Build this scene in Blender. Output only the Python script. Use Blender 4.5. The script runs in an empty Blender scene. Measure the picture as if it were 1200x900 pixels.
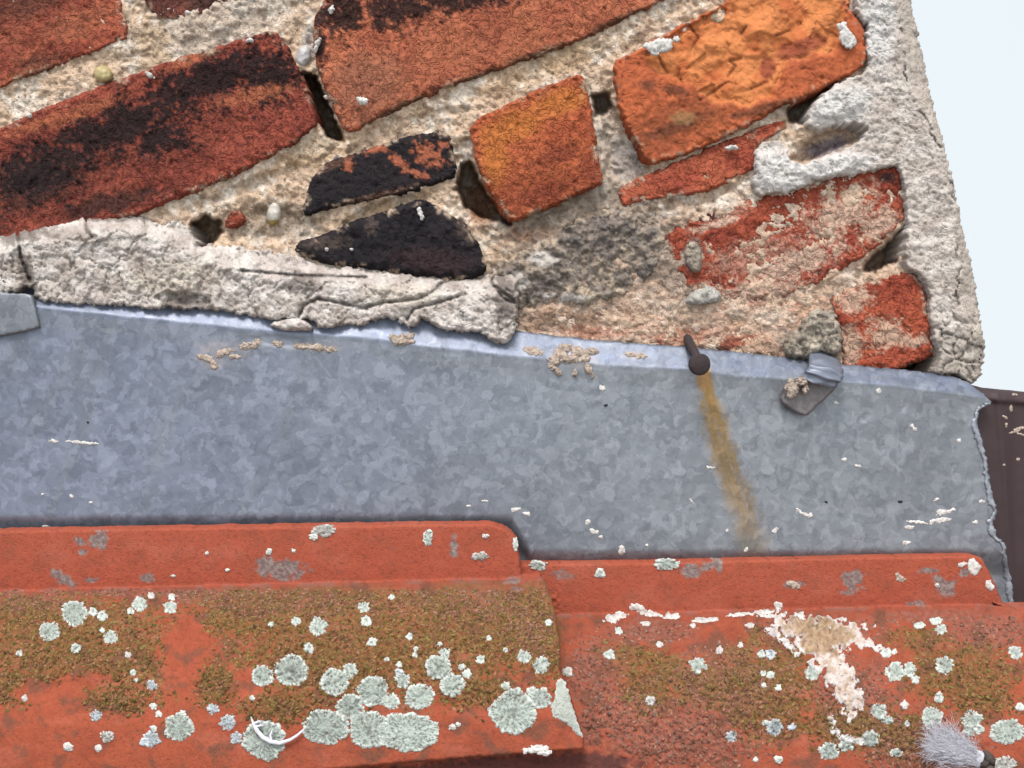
import bpy, math, random
import numpy as np
from mathutils import Vector, Matrix

# ------------------------------------------------------------------ camera, sky, sun, exposure
SC = bpy.context.scene
COL = SC.collection
ROLL = math.radians(20)          # the phone was held along the roof slope: brick courses are level in the world
S = 0.0005                       # metres per photo pixel on the wall plane
LENS = 35.0
DIST = 600 * S * 2 / 36.0 * LENS   # camera to wall plane
cr, sr = math.cos(ROLL), math.sin(ROLL)
RIGHT = np.array([cr, 0, -sr]); UP = np.array([sr, 0, cr])

cam_d = bpy.data.cameras.new("camera"); cam = bpy.data.objects.new("camera", cam_d); COL.objects.link(cam)
cam_d.lens = LENS; cam_d.sensor_width = 36; cam_d.clip_start = 0.01; cam_d.clip_end = 5000
cam.matrix_world = Matrix(((cr, sr, 0, 0), (0, 0, -1, -DIST), (-sr, cr, 0, 0), (0, 0, 0, 1)))
SC.camera = cam

SUN_EL, SUN_AZ = math.radians(60), math.radians(160)   # azimuth clockwise from +y; light from the camera's side
w = bpy.data.worlds.new("World"); SC.world = w; w.use_nodes = True
nt = w.node_tree; nt.nodes.clear()
tc = nt.nodes.new("ShaderNodeTexCoord")
sep = nt.nodes.new("ShaderNodeSeparateXYZ"); nt.links.new(tc.outputs["Generated"], sep.inputs[0])
mx = nt.nodes.new("ShaderNodeMath"); mx.operation = 'MAXIMUM'; mx.inputs[1].default_value = 0.22
nt.links.new(sep.outputs["Z"], mx.inputs[0])
cmb = nt.nodes.new("ShaderNodeCombineXYZ")
nt.links.new(sep.outputs["X"], cmb.inputs[0]); nt.links.new(sep.outputs["Y"], cmb.inputs[1]); nt.links.new(mx.outputs[0], cmb.inputs[2])
sky = nt.nodes.new("ShaderNodeTexSky"); sky.sky_type = 'NISHITA'; sky.sun_disc = False
sky.sun_elevation = SUN_EL; sky.sun_rotation = SUN_AZ; sky.air_density = 1.0; sky.dust_density = 3.0; sky.ozone_density = 1.0
nt.links.new(cmb.outputs[0], sky.inputs[0])
# overcast veil: pull the clear blue half way to its own grey value
bw = nt.nodes.new("ShaderNodeRGBToBW"); nt.links.new(sky.outputs[0], bw.inputs[0])
veil = nt.nodes.new("ShaderNodeMix"); veil.data_type = 'RGBA'; veil.inputs[0].default_value = 0.84
vr = nt.nodes.new("ShaderNodeMapRange"); vr.inputs[1].default_value = .2; vr.inputs[2].default_value = 1.0
vr.inputs[3].default_value = .84; vr.inputs[4].default_value = .45      # thinner veil overhead than low down
nt.links.new(sep.outputs["Z"], vr.inputs[0]); nt.links.new(vr.outputs[0], veil.inputs[0])
nt.links.new(sky.outputs[0], veil.inputs[6]); vt = nt.nodes.new("ShaderNodeVectorMath"); vt.operation = 'MULTIPLY'; vt.inputs[1].default_value = (.985, 1.03, 1.0)   # cloud tone
nt.links.new(bw.outputs[0], vt.inputs[0]); nt.links.new(vt.outputs[0], veil.inputs[7])
# far below the horizon: the dull ground of the place
mr = nt.nodes.new("ShaderNodeMapRange"); mr.interpolation_type = 'SMOOTHSTEP'
mr.inputs[1].default_value = -0.5; mr.inputs[2].default_value = -0.25
nt.links.new(sep.outputs["Z"], mr.inputs[0])
gm = nt.nodes.new("ShaderNodeMix"); gm.data_type = 'RGBA'; gm.inputs[6].default_value = (1.3, 1.2, 1.05, 1)
nt.links.new(mr.outputs[0], gm.inputs[0]); nt.links.new(veil.outputs[2], gm.inputs[7])
bg = nt.nodes.new("ShaderNodeBackground"); bg.inputs[1].default_value = 0.15
nt.links.new(gm.outputs[2], bg.inputs[0])
out = nt.nodes.new("ShaderNodeOutputWorld"); nt.links.new(bg.outputs[0], out.inputs[0])

sd = bpy.data.lights.new("sun", 'SUN'); sun = bpy.data.objects.new("sun", sd); COL.objects.link(sun)
sd.energy = 1.35; sd.angle = math.radians(16); sd.color = (1.0, 0.955, 0.89)
to_sun = Vector((math.sin(SUN_AZ) * math.cos(SUN_EL), math.cos(SUN_AZ) * math.cos(SUN_EL), math.sin(SUN_EL)))
sun.rotation_euler = (-to_sun).to_track_quat('-Z', 'Y').to_euler()
sun.location = to_sun * 3
SC.view_settings.view_transform = 'Standard'; SC.view_settings.look = 'None'
SC.view_settings.exposure = 1.1; SC.view_settings.gamma = 1.0; SC.view_settings.use_curve_mapping = False

# ------------------------------------------------------------------ numeric helpers
rng = np.random.default_rng(7)
PERM = np.concatenate([rng.permutation(256)] * 3)
GA = np.linspace(0, 2 * np.pi, 256, endpoint=False); GX_, GY_ = np.cos(GA), np.sin(GA)

def perlin(x, y, seed=0):
    x = x + seed * 17.31; y = y - seed * 9.77
    xi = np.floor(x).astype(int); yi = np.floor(y).astype(int)
    xf = x - xi; yf = y - yi
    def g(ix, iy, dx, dy):
        h = PERM[(PERM[(ix + seed) & 255] + iy) & 255]
        return GX_[h] * dx + GY_[h] * dy
    uu = xf ** 3 * (xf * (xf * 6 - 15) + 10); vv = yf ** 3 * (yf * (yf * 6 - 15) + 10)
    a = g(xi, yi, xf, yf); b = g(xi + 1, yi, xf - 1, yf)
    c = g(xi, yi + 1, xf, yf - 1); d = g(xi + 1, yi + 1, xf - 1, yf - 1)
    return 1.5 * ((a + uu * (b - a)) + vv * ((c + uu * (d - c)) - (a + uu * (b - a))))

def fbm(x, y, sc, octs=4, seed=0, gain=0.55):
    t = 0; a = 1.0; f = 1.0 / sc; n = 0
    for o in range(octs):
        t = t + a * perlin(x * f, y * f, seed + o); n += a; a *= gain; f *= 2.03
    return t / n * 1.6

def ridge(x, y, sc, seed=0, warp=0.5):
    """thin curly lines: 1 on a line, 0 away from it"""
    wx = perlin(x / sc * .7, y / sc * .7, seed + 5) * warp; wy = perlin(x / sc * .7, y / sc * .7, seed + 9) * warp
    return np.clip(1 - np.abs(perlin(x / sc + wx, y / sc + wy, seed)) / 0.16, 0, 1)

def worley(x, y, sc, seed=0):
    x = x / sc; y = y / sc
    xi = np.floor(x).astype(int); yi = np.floor(y).astype(int)
    f1 = np.full(x.shape, 9.0); f2 = f1.copy(); idc = np.zeros(x.shape)
    for ox in (-1, 0, 1):
        for oy in (-1, 0, 1):
            cx = xi + ox; cy = yi + oy
            h = PERM[(PERM[(cx + seed) & 255] + cy) & 255]; h2 = PERM[h + 31]
            d = np.hypot(cx + h / 256 - x, cy + h2 / 256 - y)
            nearer = d < f1
            f2 = np.where(nearer, f1, np.minimum(f2, d)); idc = np.where(nearer, h / 256, idc); f1 = np.where(nearer, d, f1)
    return f1, f2, idc

def sst(a, b, x):
    t = np.clip((x - a) / (b - a), 0, 1); return t * t * (3 - 2 * t)

def seg_d(px, py, pts, closed):
    pts = np.asarray(pts, float); n = len(pts)
    best = np.full(px.shape, 1e9)
    for i in range(n if closed else n - 1):
        a = pts[i]; b = pts[(i + 1) % n]; ab = b - a
        t = np.clip(((px - a[0]) * ab[0] + (py - a[1]) * ab[1]) / max(ab @ ab, 1e-9), 0, 1)
        best = np.minimum(best, np.hypot(px - a[0] - t * ab[0], py - a[1] - t * ab[1]))
    return best

def sdf(px, py, poly):
    poly = np.asarray(poly, float); n = len(poly)
    ins = np.zeros(px.shape, bool)
    for i in range(n):
        x1, y1 = poly[i]; x2, y2 = poly[(i + 1) % n]
        if y1 == y2: continue
        c = ((y1 > py) != (y2 > py)) & (px < (x2 - x1) * (py - y1) / (y2 - y1) + x1)
        ins ^= c
    d = seg_d(px, py, poly, True)
    return np.where(ins, d, -d)

def soften(poly, k=1):
    p = np.asarray(poly, float)
    for _ in range(k):
        q = np.roll(p, -1, 0); p = np.stack([.8 * p + .2 * q, .2 * p + .8 * q], 1).reshape(-1, 2)
    return p

def blobs(px, py, L):
    f = np.full(px.shape, -1.0)
    for b in L:
        cx, cy, rx, ry = b[:4]; a = math.radians(b[4]) if len(b) > 4 else 0
        dx, dy = px - cx, py - cy
        u = dx * math.cos(a) + dy * math.sin(a); v = -dx * math.sin(a) + dy * math.cos(a)
        f = np.maximum(f, 1 - np.hypot(u / rx, v / ry))
    return f

ALB = .56      # photo tones to surface reflectance
def C(r, g, b):
    v = np.array([r, g, b]) / 255.0
    lin = np.where(v <= .04045, v / 12.92, ((v + .055) / 1.055) ** 2.4)
    return ALB * (lin * .90 + .10 * (lin @ np.array([.2126, .7152, .0722])))

def mixc(a, b, t):
    t = np.asarray(t)[..., None]; return a * (1 - t) + b * t

def unproject(px, py, d):
    """point on the plane d metres in front of the wall that lies at photo pixel px,py"""
    k = S * (DIST - d) / DIST
    u = (px - 600) * k; v = (450 - py) * k
    p = u[..., None] * RIGHT + v[..., None] * UP
    p[..., 1] -= d
    return p

# ------------------------------------------------------------------ scene helpers
def tag(o, label=None, cat=None, group=None, kind=None):
    if label: o["label"] = label
    if cat: o["category"] = cat
    if group: o["group"] = group
    if kind: o["kind"] = kind
    return o

def empty(name, p):
    o = bpy.data.objects.new(name, None); o.empty_display_size = .02
    COL.objects.link(o); o.location = Vector(p); return o

def world_loc(o):
    v = Vector(o.location)
    while o.parent: o = o.parent; v = v + o.location
    return v

def make_mesh(name, V, Q, mat, parent=None, col=None, tri=False, smooth=True):
    V = np.asarray(V, float); Q = np.asarray(Q, np.int32); k = Q.shape[1]
    ctr = (V.min(0) + V.max(0)) / 2
    m = bpy.data.meshes.new(name)
    m.vertices.add(len(V)); m.vertices.foreach_set("co", (V - ctr).astype(np.float32).ravel())
    m.loops.add(Q.size); m.loops.foreach_set("vertex_index", Q.ravel())
    m.polygons.add(len(Q)); m.polygons.foreach_set("loop_start", np.arange(0, Q.size, k, dtype=np.int32))
    m.polygons.foreach_set("use_smooth", np.full(len(Q), smooth))
    if col is not None:
        at = m.attributes.new("Col", 'FLOAT_COLOR', 'POINT')
        c = np.ones((len(V), 4), np.float32); c[:, :3] = np.clip(col, 0.002, .95)
        at.data.foreach_set("color", c.ravel())
    m.update(calc_edges=True); m.validate()
    m.materials.append(mat)
    o = bpy.data.objects.new(name, m); COL.objects.link(o)
    o.location = Vector(ctr)
    if parent is not None:
        o.parent = parent; o.location = Vector(ctr) - world_loc(parent)
    return o

def patch(df, bbox, pitch):
    """grid cut to the region df>0 with its rim pulled onto the outline"""
    x0, y0, x1, y1 = bbox
    xs = np.arange(x0 - 2 * pitch, x1 + 2 * pitch, pitch); ys = np.arange(y0 - 2 * pitch, y1 + 2 * pitch, pitch)
    X, Y = np.meshgrid(xs, ys); D = df(X, Y)
    keep = (D[:-1, :-1] + D[1:, :-1] + D[:-1, 1:] + D[1:, 1:]) > 0
    gy, gx = np.gradient(D, pitch)
    ny, nx = X.shape
    ids = np.arange(ny * nx).reshape(ny, nx)
    q = np.stack([ids[:-1, :-1], ids[1:, :-1], ids[1:, 1:], ids[:-1, 1:]], -1)[keep]
    if len(q) == 0: return None
    e = np.concatenate([q[:, [0, 1]], q[:, [1, 2]], q[:, [2, 3]], q[:, [3, 0]]])
    key = np.minimum(e[:, 0], e[:, 1]).astype(np.int64) * (ny * nx) + np.maximum(e[:, 0], e[:, 1])
    _, inv, cnt = np.unique(key, return_inverse=True, return_counts=True)
    be = e[cnt[inv] == 1]
    X = X.ravel().copy(); Y = Y.ravel().copy(); D = D.ravel().copy(); gx = gx.ravel(); gy = gy.ravel()
    b = np.unique(be)
    g2 = np.maximum(gx[b] ** 2 + gy[b] ** 2, .25)
    sx = np.clip(-D[b] * gx[b] / g2, -.95 * pitch, .95 * pitch); sy = np.clip(-D[b] * gy[b] / g2, -.95 * pitch, .95 * pitch)
    X[b] += sx; Y[b] += sy; D[b] = 0
    used = np.unique(q); rem = np.full(ny * nx, -1); rem[used] = np.arange(len(used))
    return X[used], Y[used], np.maximum(D[used], 0), rem[q], rem[be]

def close_back(P, Q, be, back):
    """rim skirt running to the points `back` (one per vertex)"""
    b = np.unique(be); rem = np.full(len(P), -1); rem[b] = np.arange(len(b)) + len(P)
    V = np.concatenate([P, back[b]])
    sk = np.stack([be[:, 1], be[:, 0], rem[be[:, 0]], rem[be[:, 1]]], 1)
    return V, np.concatenate([Q, sk]), b

def slab(name, poly, depth, colour, mat, parent, thick=.02, pitch=1.7, rnd=3., rough=1.8, seed=0, drop=.0025,
         nsc=14., soft=1, skirt_dark=None):
    """a piece of wall or tile: outline poly, front face at depth(px,py,d) metres before the wall plane"""
    P_ = soften(poly, soft) if soft else np.asarray(poly, float)
    def df(x, y): return sdf(x, y, P_) + rough * fbm(x, y, nsc, 3, seed) + .45 * rough * fbm(x, y, 4.5, 2, seed + 40)
    bb = (P_[:, 0].min(), P_[:, 1].min(), P_[:, 0].max(), P_[:, 1].max())
    X, Y, D, Q, be = patch(df, bb, pitch)
    t = np.clip(D / rnd, 0, 1); edge = drop * (1 - np.sqrt(1 - (1 - t) ** 2))
    dep = depth(X, Y, D) - edge
    Pn = unproject(X, Y, dep)
    back = Pn + np.array([0, thick, 0])
    c = colour(X, Y, D)
    V, F, b = close_back(Pn, Q, be, back)
    return make_mesh(name, V, F, mat, parent, np.concatenate([c, c[b]]))

# ------------------------------------------------------------------ materials
def new_mat(name):
    m = bpy.data.materials.new(name); m.use_nodes = True
    n = m.node_tree.nodes; l = m.node_tree.links
    return m, n, l, n["Principled BSDF"]

def N(n, t, **kw):
    o = n.new(t)
    for k, v in kw.items():
        if isinstance(k, str) and hasattr(o, k): setattr(o, k, v)
    return o

def mth(n, l, op, a, b=None, clamp=False):
    o = n.new("ShaderNodeMath"); o.operation = op; o.use_clamp = clamp
    for i, v in enumerate((a, b)):
        if v is None: continue
        if isinstance(v, (int, float)): o.inputs[i].default_value = v
        else: l.new(v, o.inputs[i])
    return o.outputs[0]

def grain_mat(name, sq=260., sq_amt=.3, grain=1400., bump=.5, rough=.9, spec=.25, var=.35):
    """weathered mineral: colour from the mesh, sandy grain and curly grit in relief"""
    m, n, l, b = new_mat(name)
    at = N(n, "ShaderNodeAttribute"); at.attribute_name = "Col"
    tcx = N(n, "ShaderNodeTexCoord")
    geo = N(n, "ShaderNodeNewGeometry")
    n1 = N(n, "ShaderNodeTexNoise"); n1.inputs["Scale"].default_value = sq; n1.inputs["Detail"].default_value = 1.5
    n1.inputs["Distortion"].default_value = .9
    n2 = N(n, "ShaderNodeTexNoise"); n2.inputs["Scale"].default_value = grain; n2.inputs["Detail"].default_value = 3
    for x in (n1, n2): l.new(geo.outputs["Position"], x.inputs["Vector"])
    a = mth(n, l, 'ABSOLUTE', mth(n, l, 'SUBTRACT', n1.outputs[0], .5))
    line = mth(n, l, 'SUBTRACT', 1.0, mth(n, l, 'MULTIPLY', a, 16.0), True)       # 1 on the curly groove
    g = mth(n, l, 'ADD', 1 - var / 2, mth(n, l, 'MULTIPLY', n2.outputs[0], var))
    fac = mth(n, l, 'MULTIPLY', g, mth(n, l, 'SUBTRACT', 1.0, mth(n, l, 'MULTIPLY', line, sq_amt)))
    mixn = N(n, "ShaderNodeMix", data_type='RGBA', blend_type='MULTIPLY'); mixn.inputs[0].default_value = 1
    l.new(at.outputs["Color"], mixn.inputs[6]); l.new(fac, mixn.inputs[7])
    l.new(mixn.outputs[2], b.inputs["Base Color"])
    h = mth(n, l, 'ADD', mth(n, l, 'MULTIPLY', line, -1.0), mth(n, l, 'MULTIPLY', n2.outputs[0], .8))
    bp = N(n, "ShaderNodeBump"); bp.inputs["Strength"].default_value = bump; bp.inputs["Distance"].default_value = .0009
    l.new(h, bp.inputs["Height"]); l.new(bp.outputs[0], b.inputs["Normal"])
    b.inputs["Roughness"].default_value = rough; b.inputs["Specular IOR Level"].default_value = spec
    return m

M_MORTAR = grain_mat("mortar_grit", 235, .18, 1300, .6, 1, .06, .5)
M_RENDER = grain_mat("lime_render", 200, .16, 1300, .5, 1, .06, .3)
M_BRICK = grain_mat("fired_clay", 240, .24, 1500, .8, .95, .10, .65)
M_CHIP = grain_mat("broken_clay", 120, .06, 1700, .4, .9, .1, .3)
M_BLACK = grain_mat("sooted_clay", 150, .2, 1500, .5, .8, .15, .6)
M_TILE = grain_mat("roof_clay", 300, .10, 1500, .3, .9, .12, .3)
M_LICHEN = grain_mat("lichen_crust", 300, .10, 1500, .5, 1, .05, .15)
M_MOSS = grain_mat("moss_tufts", 500, .1, 1500, .3, 1, .03, .4)
M_DROP = grain_mat("dried_dropping", 240, .15, 900, .35, .8, .3, .2)
M_STONE = grain_mat("pebble_stone", 120, .03, 900, .1, .5, .5, .15)

def zinc():
    m, n, l, b = new_mat("galvanised_zinc")
    geo = N(n, "ShaderNodeNewGeometry")
    nz = N(n, "ShaderNodeTexNoise"); nz.inputs["Scale"].default_value = 130; nz.inputs["Detail"].default_value = 2
    l.new(geo.outputs["Position"], nz.inputs["Vector"])
    sc_ = N(n, "ShaderNodeVectorMath", operation='SCALE'); sc_.inputs["Scale"].default_value = .013
    l.new(nz.outputs["Color"], sc_.inputs[0])
    add = N(n, "ShaderNodeVectorMath", operation='ADD'); l.new(geo.outputs["Position"], add.inputs[0]); l.new(sc_.outputs[0], add.inputs[1])
    vals = []
    for s_ in (125, 215, 360):
        v = N(n, "ShaderNodeTexVoronoi"); v.inputs["Scale"].default_value = s_; v.inputs["Randomness"].default_value = 1
        l.new(add.outputs[0], v.inputs["Vector"])
        sp = N(n, "ShaderNodeSeparateColor"); l.new(v.outputs["Color"], sp.inputs[0]); vals.append(sp.outputs[0])
    big = N(n, "ShaderNodeTexNoise"); big.inputs["Scale"].default_value = 14; big.inputs["Detail"].default_value = 3
    l.new(geo.outputs["Position"], big.inputs["Vector"])
    flake = mth(n, l, 'GREATER_THAN', vals[1], .72)
    t = mth(n, l, 'ADD', mth(n, l, 'MULTIPLY', vals[0], .30), mth(n, l, 'MULTIPLY', vals[1], .20))
    t = mth(n, l, 'ADD', t, mth(n, l, 'MULTIPLY', flake, .16))
    t = mth(n, l, 'ADD', t, mth(n, l, 'MULTIPLY', vals[2], .20))
    t = mth(n, l, 'ADD', t, mth(n, l, 'MULTIPLY', big.outputs[0], .22))
    cr_ = N(n, "ShaderNodeValToRGB"); e = cr_.color_ramp.elements
    e[0].position = .2; e[0].color = (*C(116, 120, 130), 1); e[1].position = .85; e[1].color = (*C(152, 156, 166), 1)
    l.new(t, cr_.inputs[0])
    at = N(n, "ShaderNodeAttribute"); at.attribute_name = "Col"
    # Col is a neutral .5 where clean; stains tint it, chalky bloom lifts it
    mul = N(n, "ShaderNodeMix", data_type='RGBA', blend_type='MULTIPLY'); mul.inputs[0].default_value = 1
    dbl = N(n, "ShaderNodeVectorMath", operation='SCALE'); dbl.inputs["Scale"].default_value = 2.0
    l.new(at.outputs["Color"], dbl.inputs[0])
    l.new(cr_.outputs[0], mul.inputs[6]); l.new(dbl.outputs[0], mul.inputs[7])
    l.new(mul.outputs[2], b.inputs["Base Color"])
    b.inputs["Metallic"].default_value = .45
    l.new(mth(n, l, 'ADD', .42, mth(n, l, 'MULTIPLY', vals[1], .12)), b.inputs["Roughness"])
    fine = N(n, "ShaderNodeTexNoise"); fine.inputs["Scale"].default_value = 700; fine.inputs["Detail"].default_value = 4
    l.new(geo.outputs["Position"], fine.inputs["Vector"])
    bp = N(n, "ShaderNodeBump"); bp.inputs["Strength"].default_value = .18; bp.inputs["Distance"].default_value = .0005
    l.new(fine.outputs[0], bp.inputs["Height"]); l.new(bp.outputs[0], b.inputs["Normal"])
    return m
M_ZINC = zinc()

def plain(name, col, rough=.6, metal=0, var=.25, sc_=300, bump=.15):
    m, n, l, b = new_mat(name)
    geo = N(n, "ShaderNodeNewGeometry"); nz = N(n, "ShaderNodeTexNoise"); nz.inputs["Scale"].default_value = sc_; nz.inputs["Detail"].default_value = 4
    l.new(geo.outputs["Position"], nz.inputs["Vector"])
    cr_ = N(n, "ShaderNodeValToRGB"); e = cr_.color_ramp.elements
    e[0].position = .3; e[0].color = (*(np.array(col) * (1 - var)), 1); e[1].position = .7; e[1].color = (*np.minimum(np.array(col) * (1 + var), 1), 1)
    l.new(nz.outputs[0], cr_.inputs[0]); l.new(cr_.outputs[0], b.inputs["Base Color"])
    bp = N(n, "ShaderNodeBump"); bp.inputs["Strength"].default_value = bump; bp.inputs["Distance"].default_value = .0006
    l.new(nz.outputs[0], bp.inputs["Height"]); l.new(bp.outputs[0], b.inputs["Normal"])
    b.inputs["Roughness"].default_value = rough; b.inputs["Metallic"].default_value = metal
    return m
M_IRON = plain("rusted_iron", C(56, 40, 43), .8, .1, .35, 900, .5)
M_LEAD = plain("weathered_lead", C(128, 120, 122), .6, .3, .18, 500, .3)
M_LEADTOP = plain("bright_lead", C(140, 148, 166), .5, .45, .12, 300, .15)
M_BROWN = plain("brown_coating", C(60, 34, 38), .7, .0, .12, 60, .08)
M_DOWN = plain("white_down", C(236, 234, 246), .9, 0, .04, 800, 0)
M_QUILL = plain("dark_quill", C(70, 55, 50), .6, 0, .4, 500, .2)
M_FLECK = grain_mat("white_fleck", 330, .08, 1500, .3, .85, .2, .15)
M_CRUMB = grain_mat("mortar_crumb", 300, .25, 1500, .6, .95, .2, .3)
M_SPECK = grain_mat("black_speck", 300, .1, 1500, .3, .9, .2, .3)

# ------------------------------------------------------------------ the brick wall
wall = empty("brick_wall", (0, 0, 0))
tag(wall, "old gable wall of slanting weathered red bricks in crumbling lime mortar", "wall")

TAN, TANL, TAND = C(234, 200, 170), C(248, 230, 212), C(192, 158, 128)
GREYM, PINK = C(128, 120, 118), C(216, 178, 150)
SOOT = C(50, 38, 39)

HOLES = [
    ([(355, 84), (370, 90), (383, 118), (398, 148), (404, 166), (384, 162), (368, 130)], .06),
    ([(540, 192), (552, 190), (563, 215), (585, 246), (598, 262), (566, 256), (545, 244), (535, 222)], .045),
    ([(694, 113), (712, 108), (717, 124), (706, 134), (697, 135)], .03),
    ([(706, 130), (720, 128), (740, 160), (764, 194), (748, 212), (728, 216), (712, 200)], .005),
    ([(922, 128), (950, 114), (985, 94), (975, 104), (955, 120), (944, 146), (925, 142)], .03),
    ([(926, 186), (955, 158), (1005, 145), (1017, 150), (1012, 161), (965, 178), (940, 192)], .010),
    ([(796, 384), (804, 382), (818, 396), (820, 406), (806, 408), (798, 398)], .012),
    ([(1010, 318), (1020, 300), (1045, 282), (1062, 264), (1062, 285), (1050, 306), (1025, 318)], .032),
    ([(1040, 442), (1045, 434), (1092, 418), (1090, 438), (1078, 450), (1036, 450)], .05),
    ([(224, 262), (240, 252), (258, 258), (262, 272), (248, 286), (232, 292), (226, 280)], .04),
]
def mortar_depth(x, y, D):
    h = .0112 + .0019 * fbm(x, y, 26, 4, 3) + .0009 * fbm(x, y, 7, 3, 13) - .0006 * ridge(x, y, 7, 21)
    h = h + .0022 * sst(-.1, .5, blobs(x, y, [(850, 300, 260, 120, -15)]) + .2 * fbm(x, y, 20, 3, 8))
    gap = blobs(x, y, [(540, 150, 60, 20, -20), (250, 20, 60, 25, -20)])
    h = h + .002 * sst(0, .6, gap)
    for poly, dd in HOLES:
        s_ = sdf(x, y, np.array(poly)) + 2.2 * fbm(x, y, 9, 2, 31)
        h = h - dd * sst(-2.5, 4, s_)
    h = h - .0015 * sst(.15, .6, fbm(x, y, 15, 3, 61)) - .0008 * sst(.35, .7, fbm(x, y, 5, 2, 62))
    h = h - .0032 * sst(0, .6, blobs(x, y, [(470, 160, 90, 26, -20), (555, 210, 26, 60, -10), (735, 165, 30, 60, -20), (620, 255, 60, 14, -20), (820, 232, 80, 12, -18), (300, 215, 90, 12, -20)]) + .4 * fbm(x, y, 12, 3, 64))
    h = h - .009 * sst(0, 8, sdf(x, y, [(735, 105), (790, 55), (860, 15), (985, -40), (1000, 60), (900, 118), (775, 172)]))
    # eroded courses around the small dark bricks
    h = h - .004 * sst(0, .5, blobs(x, y, [(310, 262, 70, 26, 0), (450, 245, 70, 12, -20)]) + .3 * fbm(x, y, 12, 3, 4))
    return h
def mortar_col(x, y, D):
    a = fbm(x, y, 40, 4, 41); b_ = fbm(x, y, 9, 3, 43)
    c = mixc(TAN, TANL, sst(-.1, .5, a + .5 * b_))
    c = mixc(c, TAND, sst(.1, .6, fbm(x, y, 22, 4, 45)) * .7)
    # upper left joints are paler, right side sandier
    c = mixc(c, C(214, 198, 184), sst(0, .5, blobs(x, y, [(250, 30, 140, 50, -20), (700, 160, 40, 90, -20)])) * .6)
    ye = sst(.1, .5, blobs(x, y, [(370, 175, 60, 25, -20), (460, 240, 80, 10, -18), (180, 60, 30, 60, 0), (660, 70, 110, 20, -20), (600, 95, 60, 14, -25)]) + .3 * fbm(x, y, 12, 3, 47))
    c = mixc(c, C(204, 166, 122), ye * .5)
    gr = sst(.0, .5, blobs(x, y, [(650, 250, 90, 30, -20), (330, 260, 80, 25, 0), (930, 125, 40, 20), (800, 215, 70, 16, -20)]) + .35 * fbm(x, y, 14, 3, 49))
    c = mixc(c, C(164, 144, 124), gr * .6)
    br = sst(.1, .5, blobs(x, y, [(565, 235, 30, 40, -10), (620, 275, 50, 12, -10)]) + .3 * fbm(x, y, 12, 3, 53))
    c = mixc(c, C(180, 122, 88), br * .7)
    mv = sst(.2, .6, blobs(x, y, [(970, 172, 44, 16, -18)]) + .2 * fbm(x, y, 9, 3, 57))
    c = mixc(c, C(160, 142, 146), mv)
    pk = sst(-.1, .4, blobs(x, y, [(850, 320, 270, 90, -12)]) + .3 * fbm(x, y, 16, 3, 59))
    c = mixc(c, C(216, 180, 156), pk * .65)
    gk = sst(0, .4, blobs(x, y, [(365, 45, 14, 26, 10), (735, 190, 22, 34, -20)]) + .3 * fbm(x, y, 9, 3, 58))
    c = mixc(c, C(198, 186, 178), gk * .8)
    gm_ = sst(-.2, .6, blobs(x, y, [(700, 260, 130, 60, -15), (640, 330, 110, 50, -10), (790, 300, 50, 60)]) + .6 * fbm(x, y, 10, 4, 67))
    c = mixc(c, C(140, 128, 120), gm_ * .6)
    dirt = sst(.15, .6, fbm(x, y, 18, 4, 66) + .5 * blobs(x, y, [(400, 215, 200, 60, -15), (640, 250, 120, 40, -15)]))
    c = mixc(c, C(142, 120, 102), dirt * .3)
    return c * (1 + .22 * b_[..., None])
slab("mortar", [(-460, -320), (1028, -320), (1046, -150), (1058, 0), (1076, 100), (1098, 200), (1118, 320), (1116, 434), (1108, 470), (-460, 440)],
     mortar_depth, mortar_col, M_MORTAR, wall, thick=.22, pitch=2.0, rnd=3, rough=.5, drop=.001, soft=0)

def cracked(x, y, lines, wd):
    h = np.zeros(x.shape)
    for ln in lines:
        wob = 1.8 * fbm(x, y, 10, 2, 71)
        h = np.maximum(h, 1 - sst(0, wd, np.abs(seg_d(x, y, np.array(ln), False) + wob * .5)))
    return h

def brick_depth(base, seed, tiltx=0, tilty=0, cx=0, cy=0, rough=.0006, extra=None):
    def f(x, y, D):
        h = base + tiltx * (x - cx) * S + tilty * (y - cy) * S + rough * 1.6 * fbm(x, y, 40, 3, seed) + rough * .8 * fbm(x, y, 8, 3, seed + 1)
        pits = sst(.45, .8, fbm(x, y, 11, 3, seed + 2)); h = h - .0009 * pits
        h = h - rough * .5 * ridge(x, y, 6.5, seed + 3)
        h = h - .0022 * sst(.1, .6, fbm(x, y, 13, 3, seed + 5)) * sst(11, 1, D)
        if extra is not None: h = h + extra(x, y, D)
        return h
    return f

def brick_col(c1, c2, seed, over=()):
    """two clay tones, then a list of (colour, blob list or poly, noise amount, noise size, strength)"""
    def f(x, y, D):
        c = mixc(c1, c2, sst(-.35, .45, fbm(x, y, 45, 4, seed)))
        c = c * 1.14 * (1 + .26 * fbm(x, y, 7, 3, seed + 1))[..., None]
        c = mixc(c, c * .62, sst(.4, .75, fbm(x, y, 9, 3, seed + 7)) * .6)
        for i, (cc, bl, na, ns, st) in enumerate(over):
            fld = 1.15 * blobs(x, y, bl) + na * .5 * fbm(x, y, ns, 4, seed + 11 + i) + na * .5 * fbm(x, y, 5.5, 3, seed + 31 + i) + na * .35 * ridge(x, y, 8, seed + 12 + i) - na * .2
            t = sst(-.12, .55, fld) * st
            c = mixc(c, cc * (1 + .25 * fbm(x, y, 6, 3, seed + 13)[..., None]), t)
        return c
    return f

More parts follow.
